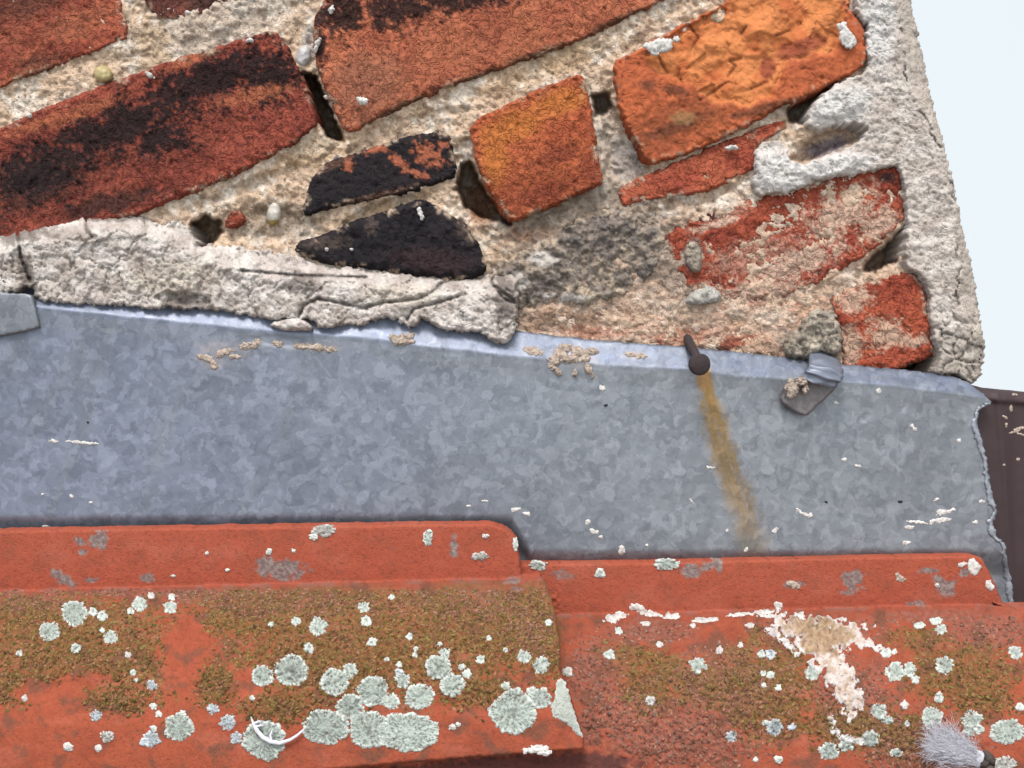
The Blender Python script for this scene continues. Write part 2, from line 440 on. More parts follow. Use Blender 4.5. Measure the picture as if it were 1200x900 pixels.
def brick(poly, depth, col, mat=None, label=None, **kw):
    sd_ = kw.get("seed", 0)
    def rimmed(x, y, D):
        c = col(x, y, D)
        t = sst(.05, .5, fbm(x, y, 24, 3, 700 % 190 + sd_) + .5 * fbm(x, y, 5, 2, 30 + sd_) - .1) * sst(9, 1, D + 3 * fbm(x, y, 7, 2, 60 + sd_))
        return mixc(c, C(212, 182, 156), t * .85)
    o = slab("brick", poly, depth, rimmed, mat or M_BRICK, wall, **kw)
    if label: o["label"] = label
    return o

ORF = C(196, 104, 62)
# top left
brick([(-150, 160), (-150, -60), (-60, -140), (110, -140), (128, -60), (141, 0), (152, 37), (147, 47), (100, 65), (50, 84), (0, 103), (-80, 136)],
      brick_depth(.013, 101), brick_col(C(188, 98, 70), C(176, 84, 62), 101, [
          (C(92, 60, 52), [(30, 5, 60, 20, -15), (-60, 20, 90, 50, -20), (45, 78, 40, 16, -15)], .7, 22, .7),
          (C(206, 122, 82), [(90, 30, 60, 20, -20), (20, 90, 40, 10, -20)], .5, 18, .5), (C(96, 58, 50), [(20, 30, 160, 90, -20)], 1.3, 14, .4)]),
      label="red brick cut by the top left corner", seed=1)
brick([(169, -5), (175, 19), (188, 25), (222, 22), (262, 12), (300, -1), (334, -12), (330, -120), (150, -60)],
      brick_depth(.012, 111), brick_col(C(150, 84, 66), C(112, 66, 58), 111, [(C(84, 58, 54), [(270, 0, 60, 30)], .5, 18, .8)]), seed=2)
# long soot stained brick
brick([(-150, 216), (-60, 178), (0, 152), (33, 134), (70, 119), (110, 104), (160, 86), (197, 71), (240, 60), (280, 46), (313, 36), (324, 38),
       (343, 63), (354, 88), (363, 112), (371, 135), (370, 148), (340, 172), (287, 199), (240, 221), (187, 240), (167, 251), (120, 262), (60, 275), (0, 292), (-150, 350)],
      brick_depth(.0155, 121, rough=.0007), brick_col(C(170, 82, 62), C(150, 70, 56), 121, [
          (C(74, 54, 50), [(40, 215, 70, 40, -15), (-60, 260, 90, 60, -20), (130, 238, 80, 16, -12)], .75, 18, .9),
          (C(100, 56, 48), [(120, 190, 300, 90, -20)], 1.3, 14, .45),
          (SOOT, [(250, 92, 130, 46, -20), (140, 150, 140, 46, -20), (50, 200, 100, 44, -20), (320, 90, 40, 60, 20), (190, 165, 60, 26, -10)], 1.0, 20, .97),
          (C(196, 110, 74), [(220, 72, 40, 7, -20), (45, 145, 60, 8, -20), (90, 132, 70, 10, -20), (300, 112, 60, 12, -12)], .9, 12, .75),
          ]), label="long red brick blackened with soot along its top", seed=3, rnd=4, drop=.003)
# top middle
brick([(380, 0), (369, 17), (367, 43), (369, 68), (378, 100), (390, 127), (402, 150), (411, 157), (443, 140), (487, 120), (513, 108), (560, 90), (600, 76),
       (643, 62), (700, 40), (733, 22), (773, 2), (800, -12), (770, -140), (440, -140), (395, -40)],
      brick_depth(.015, 131), brick_col(C(202, 114, 78), C(188, 100, 70), 131, [
          (C(166, 110, 86), [(430, 100, 60, 50, -20)], .5, 18, .6),
          (C(128, 76, 56), [(560, 60, 260, 70, -20)], 1.3, 12, .3),
          (SOOT, [(400, 15, 50, 40, 0), (470, 8, 90, 34, -10), (560, -6, 90, 22, -10), (376, 50, 10, 40, 0)], 1.0, 16, .95),
          (C(118, 82, 62), [(470, 126, 50, 7, -25), (550, 94, 50, 7, -20), (630, 64, 60, 7, -20), (720, 26, 50, 6, -25)], .5, 12, .85)]),  # underside shade along the lower edge, put into the colour
      label="wide orange red brick with a blackened upper left corner", seed=4, rnd=4, drop=.003)
# small orange square
brick([(551, 148), (563, 137), (600, 119), (633, 103), (680, 87), (684, 92), (692, 123), (698, 160), (701, 187), (707, 207), (704, 216), (667, 233), (633, 247), (600, 261),
       (583, 240), (567, 213), (557, 187), (552, 160)],
      brick_depth(.018, 141), brick_col(C(192, 98, 58), C(180, 88, 54), 141, [
          (C(216, 124, 52), [(600, 150, 50, 22, -20), (655, 120, 45, 20, -20), (580, 185, 20, 40, 0)], .5, 18, .9),
          (C(120, 62, 42), [(630, 215, 80, 40, -20)], 1.2, 10, .4), (C(140, 66, 48), [(655, 180, 40, 16, -20), (640, 225, 60, 14, -20), (690, 200, 16, 30)], .7, 14, .65)]),
      label="small square bright orange brick end", seed=5, rnd=3, drop=.0025)
# broken orange
CRK6 = [[(800, 0), (812, 15), (808, 30), (818, 45), (812, 55)], [(853, 90), (862, 78), (855, 72), (868, 68)], [(820, 118), (835, 108), (850, 98)], [(880, 104), (900, 96)],
        [(910, 42), (925, 36)], [(868, 40), (875, 30)], [(770, 60), (775, 75), (782, 85)]]
CHIPP = np.array([(748, 64), (800, 34), (850, 4), (900, -60), (1000, -60), (994, 10), (990, 40), (975, 62), (935, 70), (918, 74), (908, 112), (880, 124), (836, 122), (805, 100), (770, 86)])
def chip6(x, y, D):
    s_ = sdf(x, y, CHIPP) + 5 * fbm(x, y, 18, 3, 63)
    inside = sst(-3, 5, s_)
    f1, f2, idc = worley(x + 6 * fbm(x, y, 30, 2, 65), y, 34, 5)
    h = -.0042 * inside + inside * (.0026 * fbm(x, y, 34, 3, 67) + .0026 * (idc - .5))
    return h - .0014 * cracked(x, y, CRK6, 2.2)
def col6(x, y, D):
    base = brick_col(C(196, 100, 56), C(184, 92, 54), 151, [(C(112, 64, 40), [(800, 140, 120, 40, -20)], 1.2, 10, .5), (C(120, 70, 50), [(790, 150, 60, 10, -20), (760, 100, 16, 8), (790, 106, 20, 8, 10), (900, 126, 60, 8, -15)], .7, 12, .8),
                                                        (C(176, 140, 90), [(800, 138, 20, 10)], .5, 10, .5)])(x, y, D)
    s_ = sdf(x, y, CHIPP) + 5 * fbm(x, y, 18, 3, 63)
    ins = sst(-2, 5, s_)
    ch = mixc(C(236, 142, 76), C(212, 112, 58), sst(-.2, .6, fbm(x, y, 40, 4, 69)))
    ch = ch * (1 + .08 * fbm(x, y, 6, 2, 70))[..., None]
    c = mixc(base, ch, ins)
    pt = sst(.1, .5, blobs(x, y, [(900, 80, 14, 20), (940, 55, 50, 14, -20)]) + .3 * fbm(x, y, 12, 3, 73))
    c = mixc(c, C(158, 76, 54), pt * .8)
    return mixc(c, C(120, 58, 34), cracked(x, y, CRK6, 3) * .6)
brick([(717, 72), (740, 63), (757, 51), (800, 29), (833, 12), (853, 2), (880, -40), (890, -140), (1000, -140), (996, -20), (993, 6), (1003, 20), (1013, 32), (1016, 57), (1017, 74),
       (987, 92), (960, 106), (933, 119), (917, 124), (900, 134), (867, 153), (830, 170), (800, 182), (773, 190), (763, 193), (752, 180), (737, 153), (727, 130), (720, 100)],
      brick_depth(.017, 151, extra=chip6), col6, M_CHIP, label="large bright orange brick with a flaked broken face", seed=6, rnd=3, drop=.003)
# thin red sliver
brick([(724, 231), (728, 220), (743, 210), (767, 200), (800, 187), (833, 170), (867, 160), (900, 145), (919, 140), (923, 148), (910, 158), (892, 167), (888, 196), (860, 212), (833, 223),
       (800, 230), (750, 236), (731, 244)],
      brick_depth(.014, 161), brick_col(C(190, 96, 66), C(172, 80, 58), 161, [(C(150, 66, 50), [(860, 165, 60, 8, -20)], .6, 12, .8)]),
      label="thin red brick sliver tapering to the left", seed=7)
# sooted slivers
brick([(354, 252), (362, 213), (377, 193), (400, 184), (450, 168), (487, 158), (517, 153), (528, 158), (532, 177), (537, 198), (530, 210), (500, 220), (443, 233), (400, 242), (367, 250)],
      brick_depth(.0145, 171, rough=.0005), brick_col(C(40, 32, 36), C(32, 27, 32), 171, [
          (C(190, 104, 70), [(502, 182, 26, 15, 30), (466, 188, 24, 7, 40), (408, 192, 8, 12), (440, 176, 16, 5, -20), (520, 168, 10, 6), (484, 202, 24, 6, 15)], 1.1, 8, .95),
          (C(120, 84, 66), [(385, 195, 40, 6, -20), (440, 230, 60, 5, -15)], .6, 9, .6)]), M_BLACK, label="thin blackened brick with orange flaked patches", seed=8, rnd=5)
brick([(497, 233), (480, 236), (443, 250), (400, 264), (380, 274), (352, 281), (343, 297), (383, 312), (433, 316), (483, 324), (533, 329), (563, 327), (573, 313), (563, 287), (547, 262), (527, 250), (508, 238)],
      brick_depth(.016, 181, rough=.0009), brick_col(C(30, 26, 31), C(38, 32, 37), 181, [
          (C(66, 44, 48), [(510, 305, 60, 18, 5)], .6, 14, .7), (C(110, 92, 84), [(435, 265, 10, 14), (545, 270, 12, 24, -25), (380, 285, 40, 10)], .8, 9, .5)]), M_BLACK,
      label="black sooted brick lump above the white render", seed=9, rnd=9, drop=.006)
# smeared brick by the corner
SK = PINK
brick([(778, 271), (800, 262), (830, 250), (860, 240), (883, 232), (927, 222), (967, 208), (1000, 202), (1048, 194), (1056, 200), (1058, 222), (1062, 248), (1058, 261), (1040, 279), (1015, 298), (985, 319),
       (950, 338), (905, 351), (850, 352), (808, 345), (795, 322), (783, 295)],
      brick_depth(.014, 191, rough=.0011), brick_col(C(178, 84, 58), C(160, 72, 54), 191, [
          (C(70, 50, 52), [(835, 252, 30, 7, -15), (848, 306, 9, 9), (1040, 208, 14, 9)], .5, 8, .9),
          (C(206, 150, 128), [(880, 300, 70, 26, -15), (860, 245, 30, 12, -15)], .8, 15, .7),
          (C(226, 190, 166), [(985, 250, 58, 32, -30), (935, 308, 80, 24, -25), (1030, 262, 34, 22, -30), (895, 340, 70, 16, -5), (812, 340, 34, 13), (840, 262, 40, 6, -15)], 1.0, 14, .85),
          (C(150, 140, 132), [(812, 298, 14, 24, 0), (826, 348, 34, 9, 10)], .5, 10, .85)]),
      label="red brick smeared with pinkish mortar near the wall corner", seed=10, rnd=5, drop=.0025, rough=3.5, nsc=11)
brick([(974, 348), (990, 337), (1013, 330), (1047, 322), (1068, 318), (1078, 326), (1086, 350), (1089, 383), (1094, 406), (1093, 417), (1063, 430), (1040, 435), (1013, 434), (987, 431), (984, 388), (974, 362)],
      brick_depth(.0145, 201, rough=.001), brick_col(C(184, 88, 60), C(168, 76, 54), 201, [
          (C(222, 184, 158), [(1000, 350, 26, 24), (1040, 392, 34, 22, 10), (996, 405, 24, 30), (1075, 400, 24, 8, -20)], .9, 13, .85)]),
      label="broken red brick at the lower end of the wall corner", seed=11, rnd=5, drop=.003, rough=3, nsc=11)
brick([(604, 360), (655, 356), (700, 362), (760, 345), (800, 345), (850, 350), (920, 350), (962, 342), (976, 356), (972, 385), (960, 424), (915, 422), (880, 417), (800, 412), (700, 405), (604, 399)],
      brick_depth(.0125, 211, rough=.0013), brick_col(C(204, 164, 138), C(218, 184, 162), 211, [
          (C(132, 108, 90), [(660, 375, 60, 16), (720, 352, 40, 16)], .6, 14, .75), (C(172, 84, 64), [(858, 402, 30, 9, -18), (775, 404, 14, 5), (930, 352, 20, 8, -10)], .5, 10, .85),  # first entry: shadow below the middle mortar lump, put into the colour
          (C(176, 92, 68), [(800, 392, 80, 14), (900, 352, 50, 12), (700, 390, 50, 10)], 1.2, 10, .5), (C(146, 136, 126), [(930, 400, 26, 20)], .5, 10, .7)]), M_MORTAR,
      label="brick course hidden under tan pink mortar above the flashing", seed=12, rnd=7, drop=.002, rough=4, nsc=12)
brick([(262, 257), (268, 248), (284, 247), (288, 256), (278, 266), (265, 268)], brick_depth(.0125, 221), brick_col(C(178, 92, 70), C(150, 70, 52), 221), label="tiny red brick crumb in a mortar hole", seed=13, pitch=1.3, rnd=5)

for k_, (q_, s_) in enumerate([([(-440, 300), (-440, 210), (-190, 120), (-175, 232), (-188, 262)], 231), ([(-440, 180), (-440, 60), (-185, -36), (-172, 96)], 237), ([(-440, 30), (-440, -100), (-110, -215), (-96, -80), (-150, -60)], 241),
                              ([(-70, -165), (-86, -262), (180, -310), (190, -262)], 245), ([(160, -156), (200, -300), (480, -310), (560, -300), (430, -160)], 249), ([(470, -160), (590, -300), (900, -310), (760, -156)], 253), ([(800, -158), (930, -300), (968, -310), (980, -158)], 257)]):
    brick(q_, brick_depth(.0135, s_), brick_col(C(182, 94, 68), C(168, 80, 60), s_ % 190, [(SOOT, [(q_[0][0] + 80, q_[0][1] - 60, 120, 50, -20)], 1.0, 18, .7)]), seed=40 + k_, pitch=3.5)

# white lime render over the top of the flashing
CRKW = [[(283, 317), (350, 323), (430, 325)], [(427, 360), (450, 355), (490, 350), (503, 345), (517, 333), (530, 326)], [(350, 372), (356, 358), (372, 350), (415, 358), (430, 362)],
        [(477, 374), (485, 362), (512, 355), (545, 345)], [(573, 308), (577, 333), (607, 356)], [(20, 268), (24, 300), (36, 330)], [(100, 250), (102, 270), (108, 278)], [(577, 333), (590, 350), (606, 356)]]
def white_depth(x, y, D):
    h = .0275 + .0015 * fbm(x, y, 46, 4, 81) + .0009 * fbm(x, y, 12, 3, 83) - .0006 * ridge(x, y, 9, 85) - .0005 * ridge(x, y, 5.5, 86)
    h = h - .004 * cracked(x, y, CRKW, 3.2) - .0011 * sst(.3, .65, fbm(x, y, 6.5, 2, 84)) - .0005 * sst(.3, .6, fbm(x, y, 3.6, 1, 94))
    f1, f2, idc = worley(x + 10 * fbm(x, y, 22, 3, 87), y + 10 * fbm(x, y, 22, 3, 88), 42, 9)
    h = h + .0022 * (idc - .5) - .0016 * (1 - sst(0, .09, f2 - f1))
    h = h - .0042 * sst(.1, .6, blobs(x, y, [(218, 350, 42, 11, 6)]) + .2 * fbm(x, y, 10, 2, 89))
    # leans back to the wall at the top
    top = np.interp(x, [-150, 0, 100, 173, 260, 380, 560, 610], [300, 270, 250, 252, 288, 310, 325, 310])
    return h - .014 * (1 - sst(0, 26, y - top))
def white_col(x, y, D):
    c = mixc(C(218, 204, 196), C(237, 227, 220), sst(-.3, .4, fbm(x, y, 30, 4, 91)))
    c = mixc(c, C(170, 158, 150), sst(.2, .6, fbm(x, y, 14, 4, 93)) * .7)
    c = mixc(c, C(222, 208, 190), sst(0, .5, blobs(x, y, [(200, 325, 70, 28), (470, 345, 60, 18)])) * .6)
    c = mixc(c, C(168, 150, 138), sst(-.1, .5, fbm(x, y, 34, 4, 96)) * .5)
    c = mixc(c, C(120, 108, 102), sst(.1, .5, blobs(x, y, [(20, 275, 60, 14, -5), (30, 318, 14, 30), (350, 330, 24, 22), (590, 350, 18, 50), (150, 256, 90, 5), (218, 354, 44, 12, 6)]) + .5 * fbm(x, y, 10, 3, 95)) * .75)
    return mixc(c, C(92, 82, 78), cracked(x, y, CRKW, 2.6) * .7)
ren = slab("lime_render", [(-460, 300), (-300, 306), (-150, 306), (-60, 288), (0, 272), (20, 263), (60, 251), (100, 249), (123, 254), (147, 252), (173, 253), (184, 262), (213, 255), (227, 272), (233, 289), (253, 285), (283, 290),
       (333, 293), (380, 311), (433, 312), (440, 316), (487, 321), (533, 327), (567, 325), (580, 310), (604, 318), (607, 362), (602, 394), (588, 406), (572, 398), (560, 388), (533, 390), (510, 384), (497, 372), (483, 386), (470, 382), (462, 372), (436, 376), (430, 382), (400, 382), (372, 386),
       (366, 374), (350, 376), (330, 376), (300, 372), (253, 364), (213, 363), (167, 361), (110, 358), (67, 356), (40, 351), (37, 334), (0, 348), (-150, 336), (-460, 316)],
     white_depth, white_col, M_RENDER, wall, thick=.032, rnd=4, drop=.005, rough=3.2, nsc=9, seed=14)
ren["label"] = "cracked white lime render along the foot of the bricks"
slab("lime_render", [(313, 380), (330, 374), (346, 371), (360, 376), (369, 387), (345, 389), (325, 386)], lambda x, y, D: .031 + .0012 * fbm(x, y, 9, 3, 97), white_col, M_RENDER, wall,
     thick=.02, rnd=7, drop=.006, rough=1.2, seed=15, pitch=1.4)

# dark gritty mortar lump in the middle
def lump_depth(x, y, D):
    f1, f2, idc = worley(x + 6 * fbm(x, y, 16, 3, 301), y, 15, 3)
    return .0148 + .0030 * fbm(x, y, 40, 4, 303) + .0022 * fbm(x, y, 9, 3, 305) + .002 * (.5 - f1) - .001 * ridge(x, y, 7, 306)
def lump_col(x, y, D):
    c = mixc(C(170, 154, 140), C(204, 182, 158), sst(-.2, .5, fbm(x, y, 26, 4, 307)))
    c = mixc(c, C(92, 86, 90), sst(-.1, .6, blobs(x, y, [(705, 275, 84, 34, -15), (640, 330, 56, 22, -10), (740, 320, 40, 26), (600, 320, 30, 24)]) + .9 * fbm(x, y, 9, 4, 309)) * .62)
    c = mixc(c, C(222, 212, 204), sst(.1, .4, blobs(x, y, [(637, 303, 22, 12, 15), (605, 330, 16, 14), (660, 350, 40, 8)]) + .35 * fbm(x, y, 9, 3, 311)) * .85)
    return c
lump = slab("mortar_lump", [(572, 322), (586, 306), (600, 300), (640, 282), (680, 256), (720, 244), (766, 250), (782, 268), (786, 292), (776, 315), (756, 332), (738, 346), (704, 350), (690, 362), (652, 352), (624, 358), (606, 364), (590, 352)],
     lump_depth, lump_col, M_MORTAR, wall, thick=.024, rnd=16, drop=.006, rough=6, nsc=14, seed=16)
lump["label"] = "dark grey gritty mortar lump in the middle of the wall"
def glump_depth(x, y, D): return .021 + .003 * fbm(x, y, 24, 4, 321) + .0018 * fbm(x, y, 8, 3, 323) - .0016 * ridge(x, y, 11, 325)
def glump_col(x, y, D):
    c = mixc(C(172, 158, 142), C(208, 194, 176), sst(-.2, .4, fbm(x, y, 14, 4, 327)))
    return mixc(c, C(100, 94, 90), ridge(x, y, 11, 325) * .5)
slab("mortar_lump", [(918, 402), (932, 388), (944, 372), (957, 360), (978, 364), (986, 384), (987, 412), (976, 420), (962, 410), (957, 420), (940, 424), (922, 420)],
     glump_depth, glump_col, M_MORTAR, wall, thick=.02, rnd=9, drop=.008, rough=2.5, nsc=9, seed=17)["label"] = "grey mortar lump over the lead clip"
slab("mortar_lump", [(800, 300), (806, 284), (816, 282), (822, 296), (822, 318), (814, 320), (806, 312)], lambda x, y, D: .019 + .002 * fbm(x, y, 9, 3, 331), glump_col, M_MORTAR, wall, thick=.012, rnd=7, drop=.005, rough=1.5, seed=18, pitch=1.4)
slab("mortar_lump", [(800, 356), (812, 340), (832, 334), (846, 344), (842, 354), (822, 358)], lambda x, y, D: .0185 + .0015 * fbm(x, y, 9, 3, 333), lambda x, y, D: mixc(C(186, 180, 172), C(206, 200, 192), sst(-.3, .3, fbm(x, y, 9, 3, 334))), M_MORTAR, wall, thick=.012, rnd=7, drop=.005, rough=1.5, seed=19, pitch=1.4)

# grey render strip on the wall corner with its tongues
STRIP = [(976, -320), (996, -150), (1004, -30), (1003, 3), (1009, 23), (1018, 31), (1015, 42), (1015, 60), (1020, 74), (1013, 85), (990, 93), (973, 103), (953, 123), (945, 137), (947, 147), (957, 153), (980, 147), (1006, 143), (1017, 150), (1013, 160),
         (1000, 170), (973, 180), (943, 191), (929, 192), (921, 174), (913, 163), (893, 167), (883, 180), (888, 199), (882, 208), (883, 226), (897, 230), (910, 224), (918, 227), (933, 222), (967, 209), (1013, 203), (1048, 193), (1054, 197), (1058, 212),
         (1063, 242), (1063, 270), (1059, 303), (1067, 316), (1078, 321), (1086, 330), (1090, 367), (1092, 388), (1102, 411), (1099, 424), (1092, 438), (1120, 438), (1133, 448), (1148, 446), (1155, 410), (1148, 367), (1143, 333), (1133, 287), (1128, 268),
         (1120, 227), (1107, 173), (1090, 110), (1083, 73), (1067, 0), (1058, -60), (1046, -150), (1028, -320)]
ARRIS = np.array([(1022, -320), (1040, -150), (1047, 0), (1060, 67), (1064, 97), (1078, 123), (1093, 157), (1116, 200), (1121, 283), (1125, 313), (1120, 347), (1136, 383), (1140, 413), (1146, 450)])
def strip_depth(x, y, D):
    h = .0185 + .0012 * fbm(x, y, 40, 3, 341) + .0009 * fbm(x, y, 10, 3, 343) - .0008 * sst(.3, .65, fbm(x, y, 5.5, 2, 344)) - .0006 * ridge(x, y, 8, 345) - .0004 * ridge(x, y, 5, 346)
    ax = np.interp(y, ARRIS[:, 1], ARRIS[:, 0])
    over = np.maximum(x - ax, 0) * S
    h = h - 1.0 * over                                   # the render turns the corner past the arris
    low = sst(355, 390, y) * sst(1085, 1100, x)
    f1, f2, idc = worley(x + 5 * fbm(x, y, 14, 3, 347), y, 20, 4)
    h = h + low * (.004 * (idc - .5) - .003 * (1 - sst(0, .14, f2 - f1)))
    h = h - .003 * (1 - sst(.2, 1.9, np.abs(x - ax + 5 * fbm(x, y, 16, 3, 349)))) * sst(-.2, .3, fbm(x, y, 40, 2, 350))
    return h + .003 * sst(0, .5, blobs(x, y, [(980, 120, 40, 24, -20), (910, 200, 36, 30), (970, 195, 50, 16, -15)]))
def strip_col(x, y, D):
    c = mixc(C(212, 197, 187), C(231, 219, 210), sst(-.3, .4, fbm(x, y, 26, 4, 351)))
    c = mixc(c, C(240, 235, 233), sst(0, .5, blobs(x, y, [(985, 125, 50, 30, -20), (915, 200, 44, 34), (980, 195, 60, 18, -15), (1030, 30, 24, 60)]) + .2 * fbm(x, y, 12, 3, 353)) * .8)
    ax = np.interp(y, ARRIS[:, 1], ARRIS[:, 0])
    c = mixc(c, C(208, 192, 178), sst(-2, 6, x - ax + 3 * fbm(x, y, 10, 3, 354)) * .7)  # side turned past the arris: its shade is put into the colour
    c = mixc(c, C(150, 136, 126), sst(.25, .6, fbm(x, y, 12, 4, 355)) * .6)
    c = mixc(c, C(120, 106, 98), (1 - sst(.2, 1.9, np.abs(x - ax + 5 * fbm(x, y, 16, 3, 349)))) * .5 * sst(-.2, .3, fbm(x, y, 40, 2, 350)))
    return mixc(c, C(170, 158, 146), sst(380, 400, y) * sst(1085, 1105, x) * .5)
slab("corner_render", STRIP, strip_depth, strip_col, M_RENDER, wall, thick=.03, rnd=2.2, drop=.0018, rough=2.4, nsc=8, seed=20)["label"] = "rough grey render strip down the wall corner"

def pebble(name, cx, cy, rx, ry, ang, d, col, label, parent, seed, bump=0.006, col2=None):
    th = np.linspace(0, 2 * np.pi, 20, endpoint=False)
    a = math.radians(ang)
    pts = [(cx + rx * math.cos(t) * math.cos(a) - ry * math.sin(t) * math.sin(a), cy + rx * math.cos(t) * math.sin(a) + ry * math.sin(t) * math.cos(a)) for t in th]
    def dep(x, y, D): return d + .0006 * fbm(x, y, 8, 2, seed)
    def cc(x, y, D):
        c = mixc(col, col * .8, sst(0, .5, fbm(x, y, 10, 3, seed)))
        return mixc(c, col2, sst(cy + ry * .4, cy + ry * .6, y)) if col2 is not None else c
    o = slab(name, pts, dep, cc, M_STONE, parent, thick=.01, pitch=1.2, rnd=min(rx, ry), drop=bump, rough=.7, seed=seed)
    o["label"] = label; return o
pebble("pebble", 121, 87, 11, 10, 30, .0175, C(206, 184, 122), "yellowish pebble bedded in the upper left joint", wall, 401)
pebble("pebble", 321, 250, 8.5, 15, 8, .0135, C(222, 214, 200), "white and yellow pebble bedded in the mortar under the soot stained brick", wall, 405, col2=C(170, 140, 60))
pebble("pebble", 355, 66, 10, 15, 20, .0145, C(196, 190, 190), "grey stone chip between two upper bricks", wall, 409)

def surf_patch(name, df, bbox, dfun, height, colour, mat, parent, pitch, sink=.0012):
    """a thin crust on a surface: height field along the surface normal"""
    r = patch(df, bbox, pitch)
    if r is None: return None
    X, Y, D, Q, be = r
    def P(x, y): return unproject(x, y, dfun(x, y))
    e = 2.5
    p0 = P(X, Y); n_ = np.cross(P(X, Y + e) - P(X, Y - e), P(X + e, Y) - P(X - e, Y))
    n_ /= np.linalg.norm(n_, axis=1)[:, None] + 1e-12
    nm = n_.mean(0); n_ = n_ * .3 + nm * .7; n_ /= np.linalg.norm(n_, axis=1)[:, None]
    V, F, b = close_back(p0 + n_ * height(X, Y, D)[:, None], Q, be, p0 - n_ * sink)
    c = colour(X, Y, D)
    return make_mesh(name, V, F, mat, parent, np.concatenate([c, c[b]]))

FLECKC = {}
def fleck(name, cx, cy, rx, ry, ang, d, mat, parent, h=.0008, seed=0):
    a = math.radians(ang); q = seed % 190
    dd = (lambda x, y: d(x, y)) if callable(d) else (lambda x, y: np.full(np.shape(x), float(d)))
    m_ = min(rx, ry)
    def df(x, y):
        dx, dy = x - cx, y - cy
        u = (dx * math.cos(a) + dy * math.sin(a)) / rx; v = (-dx * math.sin(a) + dy * math.cos(a)) / ry
        return m_ * (1.02 - np.hypot(u, v)) + m_ * .55 * perlin(x / (m_ * 1.3 + 1) + seed, y / (m_ * 1.3 + 1), q) + m_ * .3 * perlin(x / 2.2, y / 2.2 + seed, q)
    R = max(rx, ry) * 1.4 + 1
    c1, c2 = FLECKC[mat.name]
    return surf_patch(name, df, (cx - R, cy - R, cx + R, cy + R), dd,
                      lambda x, y, D: h * (.25 + .75 * sst(0, m_ * .6, D)) * (1 + .5 * perlin(x / 3.1, y / 3.1, q)),
                      lambda x, y, D: mixc(c1, c2, sst(-.3, .4, perlin(x / 3.5, y / 3.5, q + 1))), mat, parent, 1.5 if m_ > 6 else 1.0 if m_ > 2.4 else .75, .0008)
FLECKC.update({"white_fleck": (C(240, 236, 232), C(214, 206, 200)), "mortar_crumb": (C(212, 192, 176), C(186, 164, 148)), "black_speck": (C(40, 38, 42), C(60, 54, 56))})

for i, (x, y, rx, ry, a) in enumerate([(774, 53, 19, 8, -12), (991, 42, 7, 15, -30), (425, 119, 7, 5, 20), (372, 52, 3, 7, 20), (388, 12, 3, 5, 20), (293, 47, 4, 3, 0), (176, 88, 5, 3, 30), (857, 173, 7, 3, 0),
                                       (493, 250, 3, 7, -10), (412, 292, 2, 2, 0), (383, 292, 2, 2, 0), (382, 114, 2, 2, 0), (219, 15, 3, 3, 0), (35, 136, 2.5, 2.5, 0)]):
    dd = .0205 if i == 0 else .0195 if i in (1, 2) else .0165
    fleck("mortar_splash", x, y, rx, ry, a, dd, M_FLECK, wall, .0015, 500 + i)

# ------------------------------------------------------------------ zinc flashing
flash = empty("metal_flashing", unproject(np.array([600.]), np.array([530.]), np.array([.024]))[0])
tag(flash, "dull grey galvanised metal flashing strip between brick wall and roof tiles", "flashing")
FX = [-460, -150, 40, 170, 270, 433, 533, 700, 800, 867, 1000, 1067, 1135, 1160]
FOLD = [318, 345, 361, 374, 385, 398, 411, 427, 434, 441, 449, 455, 463, 467]
TOPL = [296, 322, 342, 350, 354, 366, 382, 402, 409, 416, 431, 436, 445, 456]
def flash_depth(x, y, D=None):
    fo = np.interp(x, FX, FOLD) + 1.2 * fbm(x, y * .2, 60, 2, 361); to = np.interp(x, FX, TOPL)
    t = (y - to) / (fo - to)
    led = .0185 + .0080 * np.clip(t, -1, 1)
    face = .026 + .0055 * np.clip((y - fo) / 260, 0, 1.4)
    k = sst(.86, 1.14, t)
    tt = np.interp(x, [598, 622], [614, 654])
    face = face - .007 * sst(-12, 22, y - tt)  # foot bent back behind the tile tops, shaped to deepen the shade there
    wav = .0012 * fbm(x, y * .6, 160, 2, 363) + .00025 * fbm(x, y, 30, 3, 365)
    dents = -.0006 * sst(.2, .6, blobs(x, y, [(650, 415, 30, 12), (330, 400, 60, 10, 5), (1012, 490, 14, 6, -40)]))
    return led * (1 - k) + face * k + wav + dents
